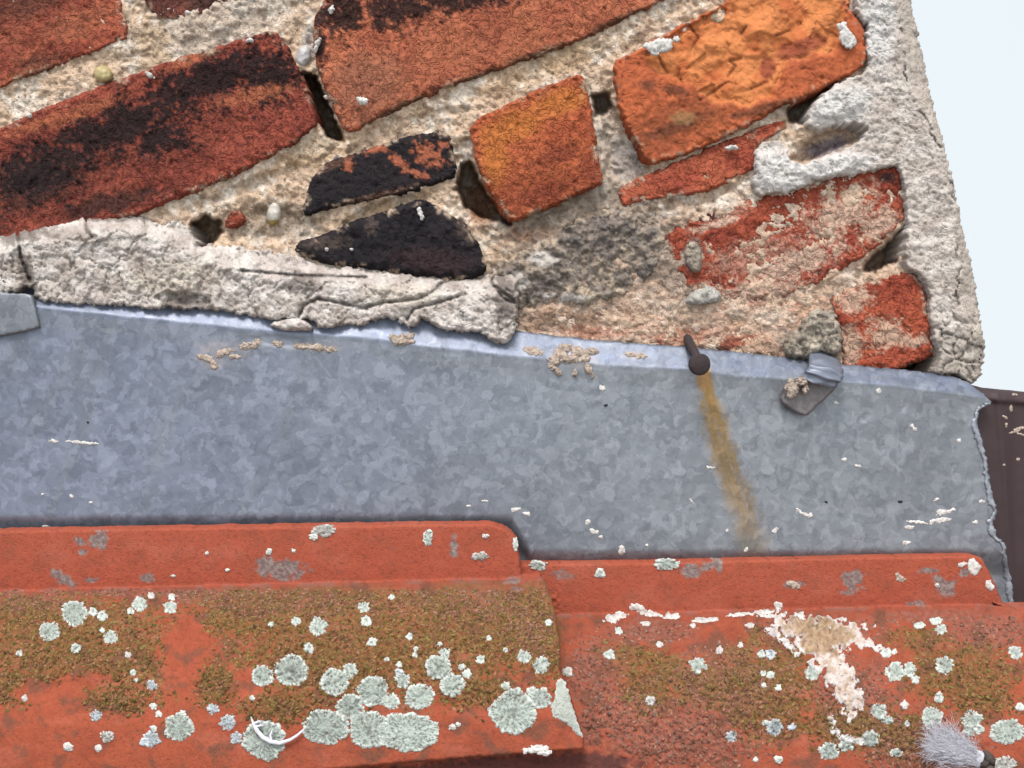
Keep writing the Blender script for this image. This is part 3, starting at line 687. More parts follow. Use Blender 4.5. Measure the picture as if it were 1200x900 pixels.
def flash_col(x, y, D):
    c = np.full(x.shape + (3,), .5)
    fo = np.interp(x, FX, FOLD)
    bloom = sst(.2, .6, fbm(x * .35, y, 20, 3, 375) + .6 * np.exp(-((y - fo - 4) / 8) ** 2)); c = mixc(c, np.array([.66, .66, .66]), bloom * .18)
    be_ = sst(.05, .4, blobs(x, y, [(262, 410, 44, 12, 4), (248, 424, 22, 10), (372, 407, 34, 7, 2), (675, 418, 36, 14), (745, 416, 20, 6)]) + .45 * fbm(x, y, 10, 3, 377))
    c = mixc(c, np.array([.80, .66, .56]), be_ * .75)
    dr = sst(.1, .5, blobs(x, y, [(343, 527, 22, 18), (235, 450, 50, 26)]) + .4 * fbm(x, y, 10, 3, 379)); c = mixc(c, np.array([.40, .40, .38]), dr * .4)
    # cool left, warmer and lighter to the right
    c = c * mixc(np.array([.92, .96, 1.09]), np.array([1.08, 1.08, 1.05]), sst(150, 900, x))
    run = sst(.15, .6, fbm(x + .33 * y, y * .12, 26, 4, 376)); c = mixc(c, np.array([.43, .44, .44]), run * .45)
    drt = sst(.2, .7, np.exp(-((y - fo - 12) / 10) ** 2) + .5 * fbm(x, y, 14, 3, 378)); c = mixc(c, np.array([.46, .45, .42]), drt * .3)
    c = mixc(c, np.array([.43, .48, .60]), sst(2, -3, y - fo) * (.6 + .4 * fbm(x, y * 3, 30, 3, 380)).clip(0, 1))  # ledge: blue sky reflection put into the colour
    c = c * (1 + .10 * fbm(x * .6 + .2 * y, y * .5, 150, 3, 381))[..., None]
    rs = random.Random(5); scr = []
    for _ in range(26):
        x0, y0 = rs.uniform(0, 1120), rs.uniform(430, 610); a0 = rs.choice([rs.uniform(-.3, .3), rs.uniform(.7, 1.4)]); l0 = rs.uniform(8, 34)
        scr.append([(x0, y0), (x0 + l0 * math.cos(a0), y0 + l0 * math.sin(a0))])
    c = mixc(c, np.array([.70, .71, .73]), (1 - sst(.2, 1.3, np.minimum.reduce([seg_d(x, y, q, False) for q in scr]))) * .45)
    sc1 = cracked(x, y, [[(1052, 500), (1053, 560)], [(1055, 485), (1060, 478)], [(366, 414), (388, 442)], [(395, 410), (400, 420)], [(164, 437), (178, 452)]], 1.6)
    c = mixc(c, np.array([.85, .85, .85]), sc1 * .5)
    ax = np.interp(y, [440, 480, 540, 600, 650], [824, 834, 850, 872, 884])
    wd = np.interp(y, [440, 480, 560, 640], [9, 18, 21, 24])
    s_ = 1 - np.abs(x - ax + 3 * fbm(x * 1.6, y * .5, 14, 3, 371)) / wd
    r = sst(-.15, .75, s_ + .28 * fbm(x * 1.8 + .6 * y, y * .35, 12, 3, 373)) * sst(426, 434, y) * np.interp(y, [440, 500, 580, 640, 665], [1, .9, .75, .4, .1])
    r = r * (1 + .5 * fbm((x - ax) * 2.2, y * .16, 9, 3, 384)).clip(.35, 1.15)
    c = mixc(c, np.array([.62, .35, .10]), r.clip(0, 1))
    hot = sst(0, .5, blobs(x, y, [(825, 444, 13, 18)])); c = mixc(c, np.array([.66, .33, .09]), hot * .85)
    dk = sst(.2, .6, blobs(x, y, [(876, 640, 26, 14)])); c = mixc(c, np.array([.36, .34, .26]), dk * .5)
    return c
FEND = [(1118, 441), (1135, 448), (1153, 462), (1162, 472), (1156, 476), (1147, 481), (1145, 497), (1150, 514), (1156, 538), (1160, 567), (1164, 586), (1169, 600), (1163, 611), (1167, 628), (1177, 638), (1182, 667), (1187, 690), (1188, 730)]
sheet = slab("flashing_sheet", [(-460, 294), (-150, 318), (40, 334), (170, 338), (270, 342), (433, 356), (533, 379), (700, 399), (800, 406), (867, 413), (1000, 428), (1067, 434)] + FEND + [(900, 740), (600, 735), (-150, 720), (-460, 715)],
             flash_depth, flash_col, M_ZINC, flash, thick=.0015, pitch=2.0, rnd=1.5, drop=.0004, rough=1.1, nsc=9, soft=0)
# lapped end of the next sheet at the left edge
slab("overlap_sheet", [(-460, 306), (-150, 332), (30, 344), (37, 346), (46, 384), (20, 390), (0, 394), (-150, 402), (-460, 420)], lambda x, y, D: flash_depth(x, y) * .15 + .85 * .0275 + .0012,
     lambda x, y, D: np.full(x.shape + (3,), .47), M_ZINC, flash, thick=.003, pitch=2.5, rnd=1.5, drop=.0003, rough=.4, soft=0)["label"] = "lapped end of the neighbouring metal sheet"
# pale sealant line along the torn edge
edge_pts = np.array(FEND[3:], float)
W_ = []
for i, (x, y) in enumerate(edge_pts):
    W_.append((x - 6 - 2 * math.sin(i * 2.1), y))
slab("paint_edge", list(map(tuple, edge_pts)) + W_[::-1], lambda x, y, D: flash_depth(x, y) + .0009, lambda x, y, D: np.full(x.shape + (3,), .72) * (1 + .2 * fbm(x, y, 8, 2, 383)[..., None]),
     M_ZINC, flash, thick=.001, pitch=1.4, rnd=2, drop=.0005, rough=2.0, nsc=6, soft=0)["label"] = "pale frayed paint edge beside the brown metal"

fd = lambda x, y: flash_depth(x, y)
FL = [(603, 597, 8, 3.5, -15), (617, 602, 5, 3, 10), (689, 611, 4, 5.5, 20), (696, 623, 6, 4, 15), (704, 629, 3, 2.5, 0), (729, 644, 4, 9, 10), (758, 639, 2, 2.5, 0), (833, 548, 6, 2, 5), (810, 587, 4, 1.5, 50), (852, 622, 2, 3, 0),
      (908, 622, 5, 3, -40), (943, 603, 9, 3, 20), (937, 599, 5, 2, 40), (950, 604, 3, 4, 0), (874, 645, 3, 4, 30), (1005, 546, 5, 2, 10), (1076, 612, 14, 2.5, 5), (1106, 600, 14, 4.5, -12), (1102, 610, 14, 4, -8), (1065, 618, 6, 3, 5),
      (1062, 636, 6, 3, -10), (1143, 612, 4, 3, 0), (989, 539, 3, 4, 0), (1124, 516, 3, 4, 0), (97, 519, 20, 2.6, 4), (63, 517, 5, 3, 10), (84, 582, 3, 3, 0), (50, 579, 2, 2, 0), (106, 589, 2.5, 2, 0), (54, 617, 5, 2, 10),
      (549, 593, 3, 2, 0), (568, 587, 4, 1.6, 0), (1150, 588, 4, 3, 0), (1098, 585, 5, 2, -30), (980, 472, 3, 3, 0), (1070, 501, 6, 3, 40), (1030, 458, 4, 4, 0), (706, 455, 5, 4, 40)]
for i, (x, y, rx, ry, a) in enumerate(FL):
    fleck("white_fleck", x, y, rx * .85, ry * .75, a, fd, M_FLECK, flash, .0004, 600 + i)
for i, (x, y, rx, ry) in enumerate([(1055, 588, 2.6, 1.6), (968, 588, 1.7, 1.7), (710, 475, 2, 1.5), (103, 495, 1.6, 1.2)]):
    fleck("black_speck", x, y, rx, ry, 0, fd, M_SPECK, flash, .0006, 650 + i)
CR = [(648, 424, 8, 6, 30), (657, 415, 9, 7, 0), (668, 420, 9, 6, -20), (676, 412, 10, 6, 10), (684, 420, 7, 5, 0), (652, 434, 10, 3.5, 40), (663, 408, 7, 5, 0), (690, 434, 4, 8, -25), (674, 438, 3.5, 5, 0), (693, 412, 8, 4, 0), (470, 399, 13, 6, 5), (480, 394, 6, 4, 0),
      (624, 411, 11, 5, 15), (243, 421, 8, 4, 30), (250, 427, 7, 4, 60), (262, 414, 10, 4, -20), (290, 406, 9, 4, 10), (326, 403, 8, 3.5, 5), (355, 406, 12, 3.5, 4), (372, 408, 10, 4, 0), (386, 410, 7, 3, 0), (275, 418, 8, 2.5, 0), (238, 419, 9, 3, 20), (300, 402, 5, 6, 20), (750, 417, 9, 3, 5), (738, 415, 6, 3, 0)]
for i, (x, y, rx, ry, a) in enumerate(CR):
    fleck("mortar_splash", x, y, rx, ry, a, fd, M_CRUMB, flash, .0018 if i < 12 else .0008, 700 + i)

# ------------------------------------------------------------------ brown metal beyond the flashing
gut = empty("brown_verge_metal", unproject(np.array([1200.]), np.array([580.]), np.array([.016]))[0])
tag(gut, "dark brown coated metal trim at the end of the grey flashing", "metal trim")
def br_depth(x, y, D):
    t = (y - np.interp(x, [1130, 1400], [452, 474])) / 14.0
    ridge_ = .0022 * np.exp(-((x - np.interp(y, [455, 720], [1168, 1192])) / 3.5) ** 2)
    return .0175 + .005 * np.clip(np.sin(np.clip(t, 0, 1) * np.pi / 2), 0, 1) - .0015 * sst(1, 1.25, t) + ridge_ * .5 - .003 * sst(1176, 1192, x) + .0003 * fbm(x, y, 40, 3, 391)
slab("trim_face", [(1118, 448), (1135, 450), (1150, 454), (1200, 459), (1400, 474), (1400, 760), (1118, 760)], br_depth, lambda x, y, D: np.full(x.shape + (3,), .5), M_BROWN, gut, thick=.01, pitch=2.2, rnd=4, drop=.003, rough=.2, soft=0)
for i, (x, y, rx, ry, a) in enumerate([(1192, 504, 8, 2.4, -20), (1197, 509, 5, 1.5, 15), (1178, 489, 3, 1.6, 40), (1185, 478, 2, 3.5, 10), (1189, 462, 3, 1.6, 0), (1179, 498, 1.5, 2.5, 0), (1193, 538, 2, 2, 0), (1176, 545, 2, 1.5, 0)]):
    fleck("pale_fleck", x, y, rx, ry, a, lambda x, y: br_depth(x, y, 0), M_CRUMB, gut, .0005, 760 + i)

# ------------------------------------------------------------------ nail
def tube(path, rad, seg=10, cap=True):
    path = np.array(path, float); n_ = len(path); rad = np.broadcast_to(np.asarray(rad, float), (n_,))
    T = np.gradient(path, axis=0); T /= np.linalg.norm(T, axis=1)[:, None]
    V = []
    up = np.array([.31, .2, .93])
    for p, t, r in zip(path, T, rad):
        a = np.cross(t, up); a /= np.linalg.norm(a); b_ = np.cross(t, a)
        for k in range(seg):
            th = 2 * np.pi * k / seg; V.append(p + r * (math.cos(th) * a + math.sin(th) * b_))
    F = [(i * seg + k, i * seg + (k + 1) % seg, (i + 1) * seg + (k + 1) % seg, (i + 1) * seg + k) for i in range(n_ - 1) for k in range(seg)]
    V = list(V)
    if cap:
        for i, base in ((0, 0), (n_ - 1, (n_ - 1) * seg)):
            V.append(path[i]); c = len(V) - 1
            F += [(base + k, base + (k + 1) % seg, c, c) for k in range(seg)]
    return np.array(V), np.array(F)
def U1(x, y, d): return unproject(np.array([float(x)]), np.array([float(y)]), np.array([float(d)]))[0]
def tri_quads(F):
    out_ = []
    for q in F:
        if q[2] == q[3]: out_.append((q[0], q[1], q[2]))
        else: out_ += [(q[0], q[1], q[2]), (q[0], q[2], q[3])]
    return np.array(out_)
nail = empty("nail", U1(806, 398, .01))
tag(nail, "rusty dark brown nail driven in above the yellow rust streak", "nail")
V, F = tube([U1(800, 388, -.005), U1(806, 398, .012), U1(812, 410, .030), U1(819, 424, .046)], [.0027, .0027, .0026, .0026], 12)
make_mesh("shank", V, tri_quads(F), M_IRON, nail)
a_, b2 = U1(814.5, 415, .0425), U1(820.5, 427.5, .0505)
ax_ = (b2 - a_) / np.linalg.norm(b2 - a_); hc = U1(820, 427, .0485)
hax = np.array([.10, -.97, -.1]); hax /= np.linalg.norm(hax)
V, F = tube([hc - hax * .0018, hc - hax * .0012, hc + hax * .0004, hc + hax * .0010], [.0052, .0060, .0059, .0050], 24)
V = V + np.array([[.00015 * fbm(np.array([v[0] * 2000]), np.array([v[2] * 2000]), 5, 2, 9)[0]] * 3 for v in V])
make_mesh("head", V, tri_quads(F), M_IRON, nail)

# ------------------------------------------------------------------ lead clip
clip = empty("lead_clip", U1(965, 420, .02))
tag(clip, "folded grey lead clip hooked over the top edge of the metal flashing", "clip")
def lead_col(x, y, D): return np.full(x.shape + (3,), .4)
slab("tongue", [(953, 437), (962, 436), (978, 441), (983, 448), (980, 455), (966, 468), (950, 484), (944, 487), (934, 484), (914, 469), (917, 464), (920, 452), (926, 446)],
     lambda x, y, D: np.maximum(flash_depth(x, y) + .0030, .0325 + .0028 * sst(455, 436, y)) + .0006 * fbm(x, y, 16, 3, 395), lead_col, M_LEAD, clip, thick=.0028, pitch=1.3, rnd=3.5, drop=.0011, rough=.9, nsc=10, seed=21)
ctrl = [U1(968, 408, .004), U1(969, 415, .018), U1(971, 423, .030), U1(971, 432, .0385), U1(966, 442, .0405), U1(959, 450, .0375)]
path = []
for i in range(len(ctrl) - 1):
    for t in np.linspace(0, 1, 5, endpoint=False): path.append(ctrl[i] * (1 - t) + ctrl[i + 1] * t)
path = np.array(path + [ctrl[-1]])
for _ in range(2): path[1:-1] = (path[:-2] + 2 * path[1:-1] + path[2:]) / 4
wdir = unproject(np.array([16.]), np.array([0.]), np.array([0.]))[0] - unproject(np.array([0.]), np.array([-6.]), np.array([0.]))[0]
wdir /= np.linalg.norm(wdir)
V = []; nn = 11; mm = len(path)
for i, p in enumerate(path):
    t = path[min(i + 1, mm - 1)] - path[max(i - 1, 0)]; t /= np.linalg.norm(t)
    nrm = np.cross(wdir, t); nrm /= np.linalg.norm(nrm)
    if nrm[1] > 0: nrm = -nrm
    hw = .0088 + .0012 * math.sin(i / mm * 3.1)
    for k in range(nn):
        s_ = -1 + 2 * k / (nn - 1)
        wr = .0005 * math.sin(s_ * 5 + i * .9) + .0009 * math.sin(i * 1.35 + s_ * 1.2) * (i > 10)
        V.append(p + wdir * s_ * hw + nrm * (wr - .0022 * s_ * s_))
    for k in range(nn):
        s_ = -1 + 2 * k / (nn - 1)
        V.append(p + wdir * s_ * hw - nrm * (.0022 + .0022 * s_ * s_))
V = np.array(V); F = []
R2 = 2 * nn
for i in range(mm - 1):
    for k in range(nn - 1):
        F.append((i * R2 + k, (i + 1) * R2 + k, (i + 1) * R2 + k + 1, i * R2 + k + 1))
        F.append((i * R2 + nn + k, i * R2 + nn + k + 1, (i + 1) * R2 + nn + k + 1, (i + 1) * R2 + nn + k))
    F.append((i * R2, i * R2 + nn, (i + 1) * R2 + nn, (i + 1) * R2)); F.append((i * R2 + nn - 1, (i + 1) * R2 + nn - 1, (i + 1) * R2 + R2 - 1, i * R2 + R2 - 1))
make_mesh("bend", V, np.array(F), M_LEADTOP, clip)
for i, (x, y, rx, ry, a, h_) in enumerate([(927, 456, 7, 10, 20, .0018), (940, 447, 8, 5, -15, .0026), (944, 456, 4, 5, 0, .0022)]):
    fleck("mortar_splash", x, y, rx, ry, a, .0355, M_CRUMB, clip, h_, 780 + i)

# ------------------------------------------------------------------ roof tiles
KS = .024
PY = [560, 613, 616, 620, 640, 688, 690.5, 691, 693, 697, 705, 718, 735, 760, 790, 820, 850, 880, 910, 960, 1010, 1060, 1120]
PD = [.030, .034, .0405, .0425, .0432, .0450, .0455, .0600, .0655, .0710, .0790, .0880, .0970, .1075, .1175, .1250, .1305, .1340, .1365, .1380, .1375, .1370, .1365]
def tile_depth(x, y, off, d0, seed, relief):
    yr = y + KS * (x - 300) - off
    yr = yr + .7 * fbm(x, y * .3, 50, 3, seed + 1)
    # flange keeps its nominal line, roll starts at 690 (reference row)
    d = np.interp(yr, PY, PD) + d0
    return d + relief(x, y)
# left tile: flange top 620 at x=300, roll line 682 at x=300
def left_off(): return -5
def right_off(): return 39
def tile_mask(x, y, off):
    return sst(690, 696, y + KS * (x - 300) - off)    # 0 on the flange, 1 on the roll

MOSS_L = [(90, 735, 150, 40, 0), (470, 735, 240, 70, 3), (400, 790, 120, 40), (60, 760, 120, 50, 0), (150, 770, 60, 60, 0), (300, 720, 90, 40, 0), (420, 760, 190, 60, 5), (560, 740, 120, 60, 0), (620, 720, 60, 50), (10, 800, 30, 30), (140, 820, 40, 20), (250, 800, 30, 30), (640, 750, 30, 60), (330, 830, 60, 20), (560, 810, 60, 24), (20, 720, 60, 25)]
BARE_L = [(215, 760, 40, 60, 0), (50, 810, 60, 18, 0), (100, 795, 40, 10), (290, 800, 20, 20), (480, 686, 26, 6)]
LILAC_L = [(30, 705, 70, 16, 0), (250, 696, 120, 12), (350, 705, 110, 18, 0), (560, 705, 110, 26), (620, 730, 40, 40), (130, 692, 100, 8)]
MOSS_R = [(760, 775, 60, 20, 10), (900, 790, 60, 50), (830, 800, 80, 30), (900, 830, 60, 40), (1080, 750, 40, 16), (1110, 790, 50, 40, 0), (1150, 800, 50, 50), (1000, 850, 80, 30), (1050, 860, 60, 30), (930, 770, 20, 20), (885, 742, 14, 10), (650, 735, 10, 60), (760, 800, 40, 40)]
LILAC_R = [(740, 840, 70, 40), (800, 860, 110, 44), (850, 800, 90, 50), (700, 790, 40, 50), (690, 850, 22, 30), (1000, 820, 60, 50), (1080, 870, 80, 40), (1160, 740, 60, 24), (1100, 722, 90, 10), (950, 740, 80, 20), (760, 740, 60, 20)]
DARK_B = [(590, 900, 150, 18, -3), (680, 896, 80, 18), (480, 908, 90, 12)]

def relief_for(moss, seed):
    def f(x, y):
        m = sst(0, .4, blobs(x, y, moss) + .35 * fbm(x, y, 14, 3, seed + 31)) * sst(676, 700, y)
        return .0002 * fbm(x, y, 30, 3, seed) + m * (.0006 + .0011 * fbm(x, y, 5, 3, seed + 33) - .0006 * ridge(x, y, 6, seed + 35))
    return f
REL_L, REL_R = relief_for(MOSS_L, 801), relief_for(MOSS_R + LILAC_R, 851)
def dl(x, y, D=None): return tile_depth(x, y, left_off(), .005, 811, REL_L)
def dr_(x, y, D=None): return tile_depth(x, y, right_off(), -.003, 861, REL_R)

CLAY, CLAYF, CLAYD = C(176, 84, 55), C(184, 88, 62), C(156, 72, 48)
GREYP_L = [(117, 632, 17, 12, -30), (95, 635, 12, 6, 10), (97, 646, 7, 5), (73, 678, 22, 8, 25), (107, 680, 9, 4), (173, 677, 9, 8, 30), (330, 668, 36, 15, 0), (312, 660, 14, 10), (532, 640, 6, 18, 0), (605, 690, 10, 4), (600, 680, 14, 5)]
GREYP_R = [(810, 668, 14, 10, 20), (830, 664, 16, 6, -20), (842, 662, 7, 9), (655, 672, 12, 6), (660, 675, 16, 5), (930, 686, 14, 6), (1110, 690, 16, 12, 0), (1090, 668, 16, 4), (1076, 707, 16, 4), (1000, 680, 16, 14), (1100, 680, 8, 8), (1130, 672, 8, 6), (994, 695, 10, 4)]
def tile_col(moss, bare, lilac, greyp, off, seed):
    def f(x, y, D):
        k = tile_mask(x, y, off)
        c = mixc(CLAYF, CLAY, k) * (1 + .07 * fbm(x, y, 30, 4, seed) + .05 * fbm(x, y, 5, 2, seed + 1))[..., None]
        c = mixc(c, CLAYD, sst(.1, .6, fbm(x, y, 50, 4, seed + 3)) * k * .6)
        nz = fbm(x, y, 22, 4, seed + 5) * .35 + fbm(x, y, 5, 3, seed + 7) * .35
        li = sst(-.25, .6, blobs(x, y, lilac) + nz) * k
        sp_ = .45 + .55 * sst(-.15, .25, fbm(x, y, 5.5, 3, seed + 8))
        c = mixc(c, mixc(C(142, 94, 80), C(164, 112, 96), sst(-.3, .3, fbm(x, y, 5, 2, seed + 9))), li * .8 * sp_)
        mo = sst(-.25, .6, blobs(x, y, moss) - .9 * np.maximum(blobs(x, y, bare), 0) + nz) * k
        c = mixc(c, mixc(C(116, 92, 48), C(136, 110, 60), sst(-.3, .3, fbm(x, y, 6, 3, seed + 11))), mo * .85 * (.35 + .65 * sp_))
        gp = sst(.1, .4, blobs(x, y, greyp) + .5 * fbm(x, y, 9, 3, seed + 13))
        c = mixc(c, mixc(C(122, 116, 116), C(160, 152, 148), sst(-.2, .3, fbm(x, y, 5, 3, seed + 15))), gp * .85)
        sc = sst(.5, .8, fbm(x, y, 9, 3, seed + 17)) * (1 - k); c = mixc(c, C(158, 92, 82), sc * .5)
        fade = sst(.1, .7, fbm(x * .5, y, 38, 4, seed + 23)); c = mixc(c, C(196, 108, 84), fade * .35)
        grime = sst(.05, .6, fbm(x, y, 28, 5, seed + 25)); c = mixc(c, C(124, 80, 62), grime * (.2 + .6 * k))
        pore = sst(.5, .75, fbm(x, y, 4.2, 2, seed + 27)); c = mixc(c, C(108, 54, 42), pore * .4)
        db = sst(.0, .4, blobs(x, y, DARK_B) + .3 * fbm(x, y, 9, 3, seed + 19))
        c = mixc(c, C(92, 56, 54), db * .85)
        # pale chalky line along the roll seam
        yr = y + KS * (x - 300) - off
        seam = np.exp(-((yr - 691.5) / 2.5) ** 2) * sst(-.05, .3, fbm(x, y * .5, 26, 3, seed + 21))
        return mixc(c, C(150, 120, 108), seam * .5)
    return f
LT = empty("roof_tile", U1(300, 760, .10))
tag(LT, "upper clay roof tile lapping over its neighbour, mossy and thick with pale lichen", "roof tile", "clay roof tiles along the flashing")
RT = empty("roof_tile", U1(900, 780, .09))
tag(RT, "lower clay roof tile on the right with a long white bird dropping", "roof tile", "clay roof tiles along the flashing")
KL = [(-460, 634), (-150, 628), (0, 622), (120, 620), (370, 616), (520, 614), (572, 614), (588, 617), (599, 624), (606, 634), (609, 655), (611, 675), (634, 675), (640, 688), (647, 705), (652, 725), (655, 750), (656, 785), (661, 800), (668, 815), (676, 842), (684, 866), (683, 878),
      (640, 881), (593, 885), (530, 890), (473, 894), (380, 903), (200, 915), (-150, 935), (-460, 950)]
slab("tile_body", KL, dl, tile_col(MOSS_L, BARE_L, LILAC_L, GREYP_L, left_off(), 901), M_TILE, LT, thick=.012, pitch=1.7, rnd=3, drop=.0018, rough=.8, nsc=16, soft=0)
KR = [(540, 800), (545, 668), (570, 663), (612, 661), (700, 660), (850, 657), (1000, 653), (1140, 651), (1150, 654), (1158, 668), (1166, 684), (1177, 712), (1400, 708), (1400, 1010), (540, 1010)]
slab("tile_body", KR, dr_, tile_col(MOSS_R, [], LILAC_R, GREYP_R, right_off(), 951), M_TILE, RT, thick=.012, pitch=1.7, rnd=3, drop=.0018, rough=.6, nsc=16, soft=0)

NT = empty("roof_tile", U1(420, 910, .125))
tag(NT, "dark mossy edge of the next tile showing just under the upper tile", "roof tile", "clay roof tiles along the flashing")
KN = [(-460, 800), (560, 800), (640, 860), (700, 876), (742, 884), (752, 902), (730, 950), (720, 1010), (-460, 1010)]
slab("tile_body", KN, lambda x, y, D: dr_(x, y) + .0028 + .0008 * fbm(x, y, 7, 3, 871), tile_col(MOSS_R, [], LILAC_R, [], right_off(), 971), M_TILE, NT, thick=.011, pitch=2.0, rnd=4, drop=.002, rough=2, nsc=12, soft=0)

def lichen(cx, cy, r, dfun, parent, seed, tone=0, sx=1., sy=1.):
    squash = .94; q = seed % 190
    def pol(x, y):
        dx, dy = (x - cx) / sx, (y - cy) / (sy * squash); return np.arctan2(dy, dx), np.hypot(dx, dy)
    def df(x, y):
        th, rr = pol(x, y)
        la = 1.0 if r > 12 else 1.9
        lob = 1 + la * .15 * perlin(np.cos(th) * 1.6 + seed, np.sin(th) * 1.6, q) + la * .09 * perlin(np.cos(th) * 4.5 + 3, np.sin(th) * 4.5 + seed, q + 7)
        return r * lob * 1.03 - rr + .9 * fbm(x, y, 4.5, 2, q)
    def folds(x, y):
        th, rr = pol(x, y); rr = rr / r
        k = r / 7.5                       # folds keep their real width, so big thalli carry more of them
        wob = .5 * fbm(x, y, 7, 2, q + 2)
        return np.clip(1 - np.abs(perlin(np.cos(th) * 2.2 * k + wob + 9, np.sin(th) * 2.2 * k + wob + rr * .8, q + 3)) / .26, 0, 1) * sst(.12, .4, rr)
    def height(x, y, D):
        return .0008 * sst(0, 3.5, D) + (-.0009 * folds(x, y) if r > 6 else 0) + .0003 * perlin(x / 3, y / 3, q) + .0003 * sst(5, 2, D)
    def colour(x, y, D):
        th, rr = pol(x, y); rr = rr / r
        v_ = 1 + .14 * math.sin(seed * 1.7)
        core = v_ * [C(192, 201, 192), C(182, 190, 198), C(206, 200, 194)][tone]
        rim = [C(232, 238, 230), C(222, 228, 234), C(232, 226, 220)][tone]
        c = mixc(core, rim, sst(5.5, 1.5, D + 1.4 * fbm(x, y, 6, 2, q)))
        if r > 6:
            c = mixc(c, C(108, 116, 110), folds(x, y) * .75)
            ring = sst(.25, 0, np.abs(rr - .62 + .1 * fbm(x, y, 9, 2, q + 4))) * .35; c = mixc(c, C(176, 186, 176), ring)
            c = mixc(c, C(122, 124, 116), sst(.42, .05, rr + .35 * fbm(x, y, 6, 2, q)) * .6 * sst(8, 12, r) * (seed % 2 + .35))
        return c
    R = r * 1.35 + 1
    return surf_patch("lichen", df, (cx - R * sx, cy - R * sy, cx + R * sx, cy + R * sy), dfun, height, colour, M_LICHEN, parent, 1.25 if r > 7 else 1.0 if r > 4 else .85)

LL = [(87, 719, 15.5), (58, 740, 12.5), (164, 709, 9), (153, 716, 4), (109, 717, 5), (120, 722, 6), (200, 712, 7.5), (201, 700, 4), (130, 747, 8.5), (120, 739, 3.5), (89, 760, 6), (347, 728, 5.5), (373, 734, 11), (362, 760, 6), (318, 732, 3.5),
      (342, 786, 19), (308, 792, 13), (392, 799, 17), (410, 786, 9), (178, 803, 6.5, 1), (209, 852, 17), (178, 866, 9.5, 1), (171, 869, 6, 1), (180, 854, 4), (113, 838, 7, 1), (126, 863, 7.5, 2), (80, 875, 5.5, 2), (250, 831, 7, 1), (267, 846, 9.5, 1),
      (277, 865, 7.5, 1), (310, 868, 24), (411, 829, 16), (437, 810, 19), (458, 822, 10), (491, 817, 17), (472, 798, 9), (468, 788, 5, 1), (513, 782, 15), (530, 803, 14.5), (521, 766, 7), (547, 790, 5.5), (541, 782, 4), (563, 773, 5),
      (614, 769, 8), (634, 780, 10), (602, 834, 27), (634, 818, 13), (623, 810, 6), (593, 804, 5), (426, 712, 6.5), (429, 728, 6), (436, 753, 5.5), (480, 746, 4), (573, 748, 3.5), (530, 852, 4, 2), (537, 849, 3), (459, 700, 3.5), (214, 836, 4), (180, 828, 4), (186, 837, 4, 2), (177, 698, 4, 2),
      (150, 768, 4, 2), (156, 788, 4), (160, 797, 2.5), (23, 766, 4, 2), (29, 818, 4, 2), (115, 877, 4, 2), (296, 818, 3), (486, 768, 3), (487, 761, 3), (468, 779, 3.5), (643, 730, 4), (592, 762, 3), (515, 755, 3), (453, 773, 3)]
for i, t in enumerate(LL):
    lichen(t[0], t[1], t[2], dl, LT, 1000 + i * 3, t[3] if len(t) > 3 else 0)
for i, (x, y, r, sx, sy) in enumerate([(382, 852, 25, 1.06, .86), (433, 855, 23, 1.0, 1.0), (478, 858, 28, 1.28, .9)]):
    lichen(x, y, r, dl, LT, 1300 + i * 3, 0, sx, sy)
for i, (x, y, r, sx, sy) in enumerate([(380, 622, 11, 1.3, .75), (368, 629, 5, 1, .9), (502, 630, 8, .7, 1.35), (563, 652, 9, 1.1, .62), (315, 646, 4, 1, 1), (344, 646, 2.6, 1, 1), (243, 648, 2.2, 1, 1), (267, 668, 2.4, 1, .8), (203, 675, 2.6, 1.2, .7), (569, 628, 3.5, 1.2, .8), (604, 638, 5, .6, 1.6)]):
    lichen(x, y, r, dl, LT, 1340 + i * 3, 0 if i % 3 else 2, sx, sy)
TRI = soften([(651, 796), (662, 795), (667, 812), (674, 838), (684, 866), (672, 857), (662, 846), (648, 841), (645, 826), (652, 812)], 1)
surf_patch("lichen", lambda x, y: sdf(x, y, TRI) + 1.6 * fbm(x, y, 7, 2, 77), (640, 790, 690, 872), dl, lambda x, y, D: .0009 * sst(0, 3, D) - .0005 * ridge(x, y, 6, 78),
           lambda x, y, D: mixc(C(190, 194, 184), C(222, 226, 218), sst(4, 0, D + 2 * fbm(x, y, 6, 2, 79))), M_LICHEN, LT, 1.4)["label"] = "long pointed lichen at the end of the tile"
